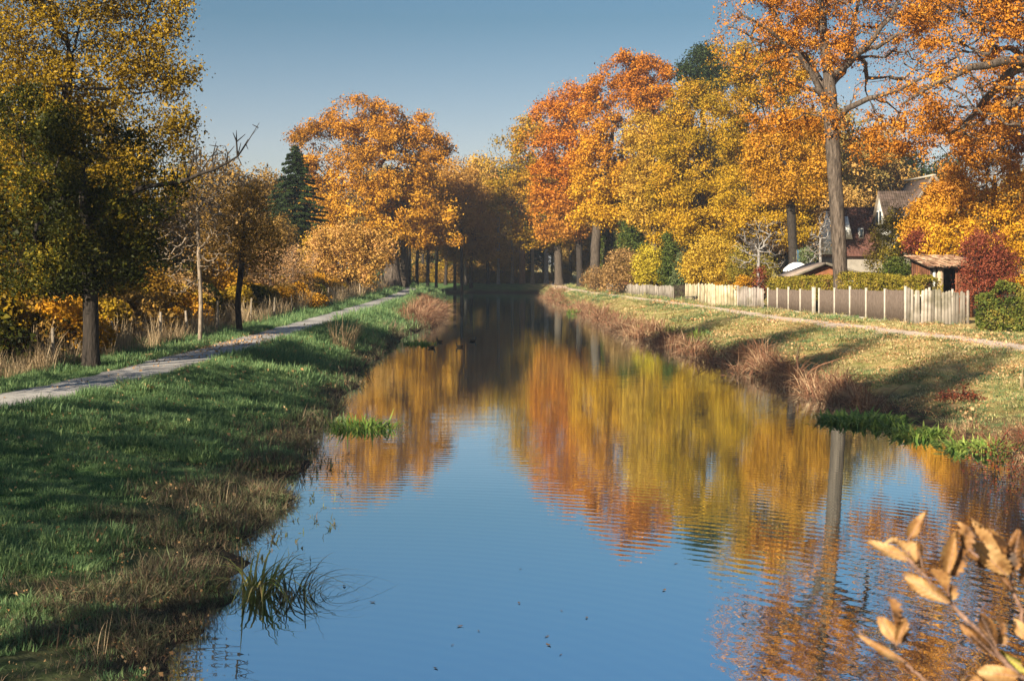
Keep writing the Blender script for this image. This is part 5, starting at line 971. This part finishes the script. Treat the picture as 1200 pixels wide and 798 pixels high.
# leaf litter
V, F = leaf_quads(np.zeros((1, 3)), .07, np.random.default_rng(1), .7, 3.0, D=np.array([[1., 0, 0]]), sv=0); ls = [src('litter', mesh_np('litter', V, F, [LITTER]))]
V, F = leaf_quads(np.random.default_rng(5).normal(0, .09, (5, 3)) * [1, 1, .05], .06, np.random.default_rng(2), .7, 2.0, sv=.3); ls.append(src('litter', mesh_np('litter', V, F, [LITTER])))
cover('fallen_leaves', rg, [(16, 28, 40, .8), (28, 45, 60, .8), (45, 70, 40, 1.0), (70, 100, 12, 1.3)], lambda y: xrf(y) + .6, lambda y: rpx(y) + 4.5, ls, 'litter_leaves', zoff=.03, prob=lambda x, y, z: (.12 + .88 * (vnoise(x * .45, y * .3) > .42)) * (1 - .75 * (np.abs(x - rpx(y)) < .6)), tilt=.4)
cover('path_litter', rg, [(24, 60, 26, .9)], lambda y: lpx(y) - 3.0, lambda y: lpx(y) + 1.6, ls, 'path_leaves', zoff=.03, prob=lambda x, y, z: (.05 + np.exp(-((y - 46) / 6.5) ** 2)) * (.3 + .7 * (x < lpx(y))), tilt=.4)
cover('bank_litter', rg, [(9, 26, 14, .6), (26, 60, 7, .9)], lambda y: lpx(y) + 1, lambda y: xlf(y), ls, 'bank_leaves', zoff=.06, tilt=.4)
# weeds and leaves along the feet of the right-hand fences
FP = []
for Fl in (F1, F2, F3, F4, [wp(898, 363.2), wp(953, 369), wp(1061, 380)], F6):
    Fl = np.array(Fl)
    for a_, c_ in zip(Fl[:-1], Fl[1:]):
        k_ = int(np.linalg.norm(c_ - a_) * 9); t_ = rg.random(k_)[:, None]; FP.append(a_ + (c_ - a_) * t_ + rg.normal(0, .10, (k_, 2)) + np.array([-.12, -.18]))
FP = np.vstack(FP); n = len(FP); fz = ground_z(FP[:, 0], FP[:, 1]); fs = rg.uniform(.25, 1.0, n) ** 1.6
scatter('fence_foot_weeds', np.stack([FP[:, 0], FP[:, 1], fz], 1), np.stack([rg.normal(0, .2, n), rg.normal(0, .2, n), rg.random(n) * 6.28], 1), np.repeat((.3 + fs)[:, None], 3, 1) * .75, 'foot_weeds', [tuft('tuft', m_, 90 + q, n=14, h=(.12, .5), spread=.14, width=.012, bend=.8, seg=3) for q, m_ in enumerate((BM_DRYG, BM_STRAW, BM_GREEN))])
# left thicket behind the fence: low bushes as one mass
def bush_src(mat, seed, nleaf=2600):
    rg = np.random.default_rng(seed); L = [(0, 0, .8, .8, .8, .7), (.5, .3, .6, .6, .6, .5), (-.4, .1, 1.1, .6, .6, .5)]
    P = sample_lobes(L, nleaf, rg, .8); P = P[P[:, 2] > .02]; V, F = leaf_quads(P, .11, rg, .6, .4); V2, F2 = ribbons(26, rg, (.8, 1.5), .2, .012, .7, 3); return src('bush', mesh_np('bush', np.vstack([V, V2]), np.vstack([F, F2 + len(V)]), [mat, BARK_DARK], mi=np.r_[np.zeros(len(F)), np.ones(len(F2))]))
bs = [bush_src(LM_OLIVEGOLD, 1), bush_src(LM_BROWNG, 2), bush_src(LM_DKGREEN, 3), bush_src(LM_AMBER, 4)]
n = 520; yy = rg.uniform(34, 120, n); xx = itp(LP, yy) - 3.9 - rg.random(n) ** 1.3 * 16; P = np.stack([xx, yy, ground_z(xx, yy) - .1], 1); S = rg.uniform(.6, 1.25, n) * (1 + (itp(LP, yy) - 4 - xx) * .09)
scatter('undergrowth', P, np.stack([xx * 0, xx * 0, rg.random(n) * 6.28], 1), np.repeat(S[:, None], 3, 1), 'undergrowth_bushes', bs, idx=rg.choice(4, n, p=[.35, .3, .15, .2]))
n = 90; xx = rg.uniform(-15, 9, n); yy = 180 + rg.random(n) * 12; P = np.stack([xx, yy, ground_z(xx, yy) - .1], 1)
scatter('far_undergrowth', P, np.stack([xx * 0, xx * 0, rg.random(n) * 6.28], 1), np.repeat((rg.uniform(.6, 1.3, n) + (xx < -4) * rg.random(n) * 1.4)[:, None], 3, 1), 'far_bushes', bs, idx=rg.choice(4, n, p=[.3, .35, .25, .1]))
n = 70; yy = rg.uniform(118, 170, n); xx = itp(RP, yy) + 4.6 + rg.random(n) * 8; P = np.stack([xx, yy, ground_z(xx, yy) - .1], 1)
scatter('right_undergrowth', P, np.stack([xx * 0, xx * 0, rg.random(n) * 6.28], 1), np.repeat(rg.uniform(.7, 2.8, n)[:, None], 3, 1), 'right_bushes', bs, idx=rg.choice(4, n, p=[.3, .35, .05, .3]))

# --- countable clumps at and in the water
def clump(name, label, px, Y, n, mat, seed, z=None, cat='water plant', group=None, part='leaves', off=(0, 0), **k):
    rgc = np.random.default_rng(seed); x = PX(px, Y) + off[0]; z = max(gz(x, Y), -.1) if z is None else z; V, F = ribbons(n, rgc, **k); V = V * 1.0
    o = obj(name, mesh_np(name, V, F, [mat]), None, (x, Y, z)); tag(o, label, cat, group); return o
clump('reed_clump', 'green reed clump with broken arching blades standing alone in the near water', 306, 15.6, 70, BM_REED, 1, -.06, h=(.45, .85), spread=.24, width=.016, bend=1.3, lean=.5, seg=9, dirbias=(.75, -.1, 0))
clump('reed_clump', 'thin brown tangle of fallen reed blades right of the near green reeds', 350, 15.5, 60, BM_DARKBR, 2, -.05, h=(.30, .66), spread=.28, width=.010, bend=1.9, lean=.5, seg=9, dirbias=(.6, 0, 0), droop=.8)
clump('reed_clump', 'spreading green leaf clump in the water below the brown left bank', 425, 31, 260, BM_LUSH, 3, -.05, h=(.15, .5), spread=.85, width=.022, bend=1.5, lean=.7, seg=5)
clump('reed_clump', 'sparser dark green leaves trailing left of the spreading green clump', 385, 32, 90, BM_GREEN, 4, -.05, h=(.2, .42), spread=.55, width=.016, bend=1.1, seg=4)
clump('water_plant_patch', 'dark green floating patch beside the ducks', 490, 63, 150, BM_LUSH, 5, -.05, h=(.2, .42), spread=.9, width=.03, bend=1.2, seg=3)
clump('reed_clump', 'dry straw coloured grass clump leaning out over the left waterline', 425, 52, 110, BM_STRAW, 6, None, off=(-.8, 0), h=(.9, 1.9), spread=.5, width=.010, bend=.6, lean=.35, seg=4, dirbias=(.7, 0, 0), cat='grass clump')
for k, (px, Y, nb, sp_, lab) in enumerate([(1035, 32.2, 430, 1.1, 'broad low green leaf clump, leftmost on the right waterline'), (1108, 29.6, 260, .7, 'middle green leaf clump at the right waterline below the shaded bank'), (1180, 27.4, 300, .75, 'green leaf clump nearest the camera on the right waterline'), (1070, 31.0, 110, .5, 'small green leaf tuft between the two larger right-bank clumps')]):
    clump('leaf_clump', lab, px, Y, nb, BM_LUSH, 10 + k, 0.0, off=(-.5, -.2), h=(.14, .36), spread=sp_, width=.034, bend=1.5, lean=.9, seg=4)
for k, (px, Y, lab) in enumerate([(792, 66, 'bright green sedge tuft among dry brown vegetation, middle of the right shore'), (818, 63, 'green sedge tuft just right of the middle one on the right shore'), (757, 71, 'small green sedge at the water left of the middle tufts'), (672, 101, 'yellow-green sedge patch far up the right shore')]):
    clump('sedge_clump', lab, px, Y, 90, BM_LUSH, 30 + k, None, h=(.35, .75), spread=.55, width=.022, bend=.7, seg=4)
for k, (px, Y, hh, lab) in enumerate([(925, 47, 1.1, 'single tall dry stalk standing on the right bank slope'), (1183, 34, .8, 'short dry stalk near the right frame edge')]):
    clump('dry_stalk', lab, px, Y, 5, BM_STRAW, 40 + k, None, h=(hh * .5, hh), spread=.05, width=.02, bend=.15, seg=4, cat='stalk', off=(0.3, 0))
for k, (px, Y, lab) in enumerate([(155, 13.6, 'pale bent dry stems rising from the near left shore'), (115, 12.4, 'dry stems lowest on the near left bank'), (262, 20, 'fallen dry stems beside the water further up the near bank')]):
    clump('dry_grass_clump', lab, px, Y, 9, BM_STRAW, 50 + k, None, h=(.25, .6), spread=.2, width=.005, bend=.5, seg=5, cat='stems')
shrub('bank_shrub', 'bare twiggy reddish brown shrub overhanging the water at the right frame edge', 1185, 24.6, [(1168, 545, 38, 26), (1205, 530, 40, 34), (1150, 560, 26, 16), (1210, 570, 30, 20)], LM_PURPLE, 420, 1500, .035, .08, BARK_DARK, seed=130, R0=.03, jit=.25, zmin=.03, sag=.1)
shrub('bank_shrub', 'low rust coloured dry shrub on the right bank edge behind the green leaf clumps', 1130, 33.5, [(1125, 470, 30, 12), (1150, 478, 22, 12)], LM_PURPLE, 150, 900, .05, .1, BARK_MID, seed=131, R0=.02, jit=.25, zmin=.02)
# scattered small weeds standing in the shallow water, left
n = 130; yy = rg.uniform(17, 27, n); xx = itp(XL, yy) + .1 + rg.random(n) ** 1.6 * 1.1; ts = [tuft('tuft', BM_DARKBR, 60 + s, n=5, h=(.06, .16), spread=.07, width=.008, bend=1.2, seg=3) for s in range(3)]
scatter('shallow_water_weeds', np.stack([xx, yy, xx * 0 - .02], 1), np.stack([rg.normal(0, .4, n), rg.normal(0, .4, n), rg.random(n) * 6.28], 1), np.repeat(rg.uniform(.6, 1.4, n)[:, None], 3, 1), 'weed_tufts', ts)
# floating leaves
fl = [(504, 256), (500, 352), (334, 417), (386, 430), (578, 446), (583, 470), (617, 497), (265, 535), (908, 316), (620, 374), (690, 393), (88, 350), (675, 142), (941, 241), (8, 305), (312, 470)]
LFM = rough_mat('floating_leaf_brown', (0.05, 0.03, 0.015), (0.22, 0.13, 0.06), 20, None, .2); proto = None
FLL = ['left of the right-hand reflection edge, uppermost in mid water', 'below the uppermost mid-water leaf', 'left of the middle trio', 'darker one beside the middle trio', 'upper of a close pair right of centre', 'lower of a close pair right of centre', 'faint one right of the close pair', 'lowest in the picture', 'pale one furthest right', 'between the pale one and the mid-water leaf', 'second from the right, small', 'nearest the reed clump', 'highest, close under the yellow reflection', 'beside the broad orange reflection', 'furthest left in open water', 'lone one above the lowest']
for k, (a_, b_) in enumerate(fl):
    px, py = 400 + a_ / 2.4, 560 + b_ / 2.4; Y = CAMZ * FPX / (py - HY)
    if proto is None:
        V = [(-.045, 0, .012), (-.02, .022, .004), (.02, .026, .005), (.05, 0, .016), (.02, -.024, .004), (-.02, -.02, .006), (0, 0, .003), (-.07, .004, .02)]
        proto = obj('floating_leaf', mesh_np('floating_leaf', np.array(V), np.array([(0, 1, 6), (1, 2, 6), (2, 3, 6), (3, 4, 6), (4, 5, 6), (5, 0, 6), (0, 7, 6)]), [LFM])); o = proto
    else: o = proto.copy(); COL.objects.link(o)
    o.location = (PX(px, Y), Y, .004); o.rotation_euler = (0, 0, k * 1.7); o.scale = (.4 + .2 * (k % 3),) * 3
    tag(o, 'curled brown floating leaf, ' + FLL[k], 'floating leaf', 'leaves floating on the open water')
# ducks
DKB = rough_mat('duck_feathers', (0.03, 0.022, 0.016), (0.09, 0.065, 0.045), 14, None, .2); DKH = rough_mat('duck_head', (0.012, 0.03, 0.018), (0.03, 0.05, 0.03), 8, None, .1, rough=.4); DKBILL = rough_mat('duck_bill', (0.35, 0.25, 0.04), (0.45, 0.32, 0.06), 8, None, .1)
def duck(px, py, rz, label):
    Y = CAMZ * FPX / (py - HY); r_ = empty('duck', (PX(px, Y), Y, 0), rz); tag(r_, label, 'duck', 'ducks on the far water')
    P = [(-.30, 0, .13), (-.24, 0, .11), (-.14, 0, .07), (0, 0, .06), (.11, 0, .07), (.18, 0, .10), (.20, 0, .17), (.21, 0, .23), (.235, 0, .275), (.27, 0, .285)]
    rr = [.012, .045, .085, .105, .09, .06, .04, .036, .05, .03]; V, F = tube(np.array(P, float), np.array(rr), 12)
    o = obj('body', mesh_np('body', V, F, [DKB, DKH], True, mi=np.array([0] * (6 * 12) + [1] * (3 * 12))), r_); r_.scale = (.68, .68, .68)
    obj('bill', MB().prism([(.28, -.02, .268), (.36, -.022, .262), (.365, .0, .262), (.36, .022, .262), (.28, .02, .268)], (0, 0, 1), .016).mesh('bill', [DKBILL]), r_)
    for s in (-1, 1): V, F = tube(np.array([(.1, s * .085, .09), (0, s * .105, .105), (-.12, s * .08, .11), (-.25, s * .02, .14)]), np.array([.02, .045, .04, .006]), 6); obj('wing', mesh_np('wing', V, F, [DKB], True), r_)
duck(506, 408, .3, 'dark duck furthest left, close to the floating green patch')
duck(515, 401, 2.6, 'duck just behind the leftmost one')
duck(538.6, 407, 2.9, 'duck swimming in front of the rightmost one')
duck(554, 400, .1, 'duck swimming furthest right of the four')

# ============================================================ FOREGROUND BRANCH
def leaf_fg_mat():
    m, nt, b = newmat('dry_beech_leaf'); tc = nt.nodes.new('ShaderNodeTexCoord'); oi = nt.nodes.new('ShaderNodeObjectInfo')
    f = math_(nt, 'ADD', math_(nt, 'MULTIPLY', noise(nt, 38, 6), .8), math_(nt, 'MULTIPLY', oi.outputs['Random'], .25))
    r_ = ramp(nt, [(.36, (0.06, 0.03, 0.015)), (.43, (0.26, 0.12, 0.04)), (.55, (0.46, 0.25, 0.09)), (.7, (0.60, 0.38, 0.17))]); nt.links.new(f, r_.inputs[0])
    nt.links.new(r_.outputs[0], b.inputs['Base Color']); b.inputs['Roughness'].default_value = .6
    tr = nt.nodes.new('ShaderNodeBsdfTranslucent'); nt.links.new(r_.outputs[0], tr.inputs[0]); mx = nt.nodes.new('ShaderNodeMixShader'); mx.inputs[0].default_value = .35
    bm = nt.nodes.new('ShaderNodeBump'); bm.inputs['Strength'].default_value = .35; bm.inputs['Distance'].default_value = .002; nt.links.new(noise(nt, 90, 4), bm.inputs['Height']); nt.links.new(bm.outputs[0], b.inputs['Normal'])
    nt.links.new(b.outputs[0], mx.inputs[1]); nt.links.new(tr.outputs[0], mx.inputs[2]); nt.links.new(mx.outputs[0], nt.nodes['Material Output'].inputs[0]); return m
LFG = leaf_fg_mat(); TWIG = rough_mat('twig_bark', (0.14, 0.075, 0.05), (0.36, 0.22, 0.16), 60, None, .5)
TWIG2 = rough_mat('leaf_green_yellow', (0.16, 0.16, 0.03), (0.42, 0.36, 0.08), 30, None, .3)
zp = lambda zx, zy, Y: np.array([PX(960 + zx / 3.354, Y), Y, PZ(560 + zy / 3.354, Y)])
br = empty('branch', (3.6, 2.6, 0)); br.location = (4.9, 2.4, gz(4.9, 2.4)); tag(br, 'shrub branch with curled dry tan leaves reaching in at the lower right corner', 'branch'); B0 = np.array(br.location)
def stem(P, r0, r1, name='twig'):
    P = np.array(P) - B0; L = np.linspace(0, 1, len(P)); t = np.linspace(0, 1, len(P) * 4); Q = np.stack([np.interp(t, L, P[:, c]) for c in range(3)], 1)
    for _ in range(3): Q[1:-1] = (Q[:-2] + 2 * Q[1:-1] + Q[2:]) / 4
    Q[1:-1] += R.normal(0, .0012, Q[1:-1].shape); V, F = tube(Q, np.linspace(r0, r1, len(Q)) * (1 + .25 * (np.arange(len(Q)) % 5 == 0)), 8); obj(name, mesh_np(name, V, F, [TWIG], True), br)
root_ = B0 + np.array([0, 0, -.05]); j0 = np.array([1.6, 2.15, 2.6])
stem([root_, (4.2, 2.4, 1.2), (2.8, 2.25, 2.0), j0], .014, .006, 'stem')
stem([j0, (1.1, 2.05, 3.1), zp(780, 790, 2.0), zp(700, 680, 2.0), zp(620, 600, 1.98), zp(520, 500, 1.98), zp(420, 390, 1.97), zp(340, 310, 1.97)], .0055, .0019)
stem([(1.15, 2.05, 3.05), zp(520, 880, 1.93), zp(420, 795, 1.92), zp(350, 740, 1.92), zp(300, 700, 1.92)], .0035, .0015)
stem([j0, (1.35, 2.2, 3.1), zp(860, 700, 2.15), zp(800, 600, 2.12), zp(790, 500, 2.12), zp(750, 420, 2.12), zp(680, 350, 2.1), zp(580, 270, 2.1)], .005, .0018)
stem([zp(750, 420, 2.12), zp(755, 370, 2.1), zp(735, 290, 2.1)], .0022, .0014)
stem([zp(520, 500, 1.98), zp(508, 450, 1.98), zp(508, 385, 1.98)], .002, .0012)
stem([zp(352, 320, 1.97), zp(352, 285, 1.98), zp(350, 238, 1.98)], .0018, .0011)
stem([zp(690, 675, 2.0), zp(700, 640, 2.02), zp(695, 600, 2.02)], .002, .0012)
def fleaf(b_, t_, wid, Y=2.0, seed=1, fold=.5, curl=.35, roll=0.0, dy=(0, 0), mat=None):
    """a pleated, saw-edged leaf: base and tip in zoomed pixels, width too"""
    rg = np.random.default_rng(seed); A = zp(*b_, Y + dy[0]); T = zp(*t_, Y + dy[1]); ax = T - A; Ln = np.linalg.norm(ax); ax /= Ln; W = wid / 3.354 / FPX * Y
    view = np.array([.25, -1, .25]); view /= np.linalg.norm(view); s = np.cross(ax, view); s /= np.linalg.norm(s); nrm = np.cross(s, ax); ph = roll
    s, nrm = s * math.cos(ph) + nrm * math.sin(ph), nrm * math.cos(ph) - s * math.sin(ph)
    NU, NV = 34, 10; V = []
    for i in range(NU + 1):
        u = i / NU; wv = W * .72 * (max(0, math.sin(math.pi * min(1, u ** 1.15 * .96))) ** .62) * (1 + .06 * math.sin(11 * u + seed * 2)) + .0004
        for j in range(-NV // 2, NV // 2 + 1):
            v = j / (NV / 2); av = abs(v); edge = 1 + (.10 * (i % 2) + .06 * math.sin(i * 1.7 + seed * (1 + (v > 0)))) * (av > .9); pleat = math.sin((u * 8.5 - av * 1.4) * 2 * math.pi) * .0030 * (av ** .5) * min(1, wv / .004)
            cu = curl * Ln * (u * u) * .6; P = A + ax * Ln * u + s * v * wv * .5 * edge * (1 - .38 * fold * av) + nrm * (fold * av ** 1.4 * wv * .62 - cu + pleat + .0015 * math.sin(7 * u + seed) * v + .36 * W * math.sin(4.2 * u + seed * 1.3) * v * av + .3 * W * u ** 3 * math.sin(seed * 2.1) * av)
            V.append(P - B0)
    m_ = NV + 1; F = [(i * m_ + j, i * m_ + j + 1, (i + 1) * m_ + j + 1, (i + 1) * m_ + j) for i in range(NU) for j in range(NV)]
    lf = obj('leaf', mesh_np('leaf', np.array(V), np.array(F), [mat or LFG], True), br)
    mid = np.array([V[i * m_ + NV // 2] for i in range(NU + 1)]); Vv, Ff = tube(mid, np.linspace(.0012, .0003, NU + 1), 5); obj('midrib', mesh_np('midrib', Vv, Ff, [TWIG], True), lf)
LV = [((375, 330), (195, 250), 75, 1.97, .5, .2, .2), ((385, 345), (300, 225), 95, 1.98, .9, .3, -.9), ((350, 240), (432, 132), 70, 1.98, .7, -.2, .8), ((405, 350), (395, 250), 60, 1.96, .8, .1, .9),
      ((515, 492), (345, 392), 105, 1.97, .5, .35, .3), ((520, 480), (440, 355), 70, 1.99, .9, .1, -.8), ((505, 392), (540, 205), 85, 1.98, 1.0, .2, .9), ((512, 380), (605, 200), 70, 2.0, .8, .2, -.9),
      ((665, 345), (560, 262), 75, 2.1, .8, .2, 1.2), ((735, 380), (600, 245), 115, 2.08, .5, .35, .1), ((752, 365), (685, 190), 120, 2.09, .7, .5, -.4), ((740, 260), (600, 178), 80, 2.1, .8, .3, 1.0), ((755, 350), (790, 210), 110, 2.12, .7, .3, .5),
      ((302, 655), (238, 540), 80, 1.92, .6, .2, .2), ((308, 650), (292, 472), 80, 1.93, .9, .2, -.7), ((305, 660), (335, 560), 45, 1.91, .8, .3, 1.0), ((335, 720), (175, 632), 70, 1.92, 1.1, .5, .3),
      ((690, 700), (560, 575), 80, 1.98, .9, .2, .3), ((695, 660), (632, 530), 85, 2.0, .6, .2, .4), ((700, 650), (725, 560), 55, 2.02, .8, .2, -.8), ((790, 780), (630, 760), 110, 1.95, .6, .3, .1), ((640, 800), (560, 790), 70, 1.95, .6, .2, .4),
      ((800, 740), (715, 690), 90, 2.05, .6, .2, .5), ((815, 640), (770, 555), 70, 2.1, .6, .3, .2), ((815, 430), (790, 300), 80, 2.12, .6, .3, .2), ((760, 440), (700, 370), 50, 2.1, .9, .3, .6)]
for k, (b_, t_, wd, Y, fo, cu, ro) in enumerate(LV): fleaf(b_, t_, wd, Y, k + 1, fo, cu, ro, (0, R.normal() * .012), TWIG2 if k == 22 else None)
print('all', time.time() - T0)

# ============================================================ HAZE
m = bpy.data.materials.new('haze'); m.use_nodes = True; nt = m.node_tree; nt.nodes.clear(); ou = nt.nodes.new('ShaderNodeOutputMaterial'); vp = nt.nodes.new('ShaderNodeVolumePrincipled')
vp.inputs['Color'].default_value = (0.80, 0.88, 1.0, 1); vp.inputs['Density'].default_value = 0.00042; vp.inputs['Anisotropy'].default_value = 0.2; nt.links.new(vp.outputs[0], ou.inputs['Volume'])
tag(obj('haze', MB().box((0, 1220, 18), (1830, 2580, 42)).mesh('haze', [m])), kind='stuff')
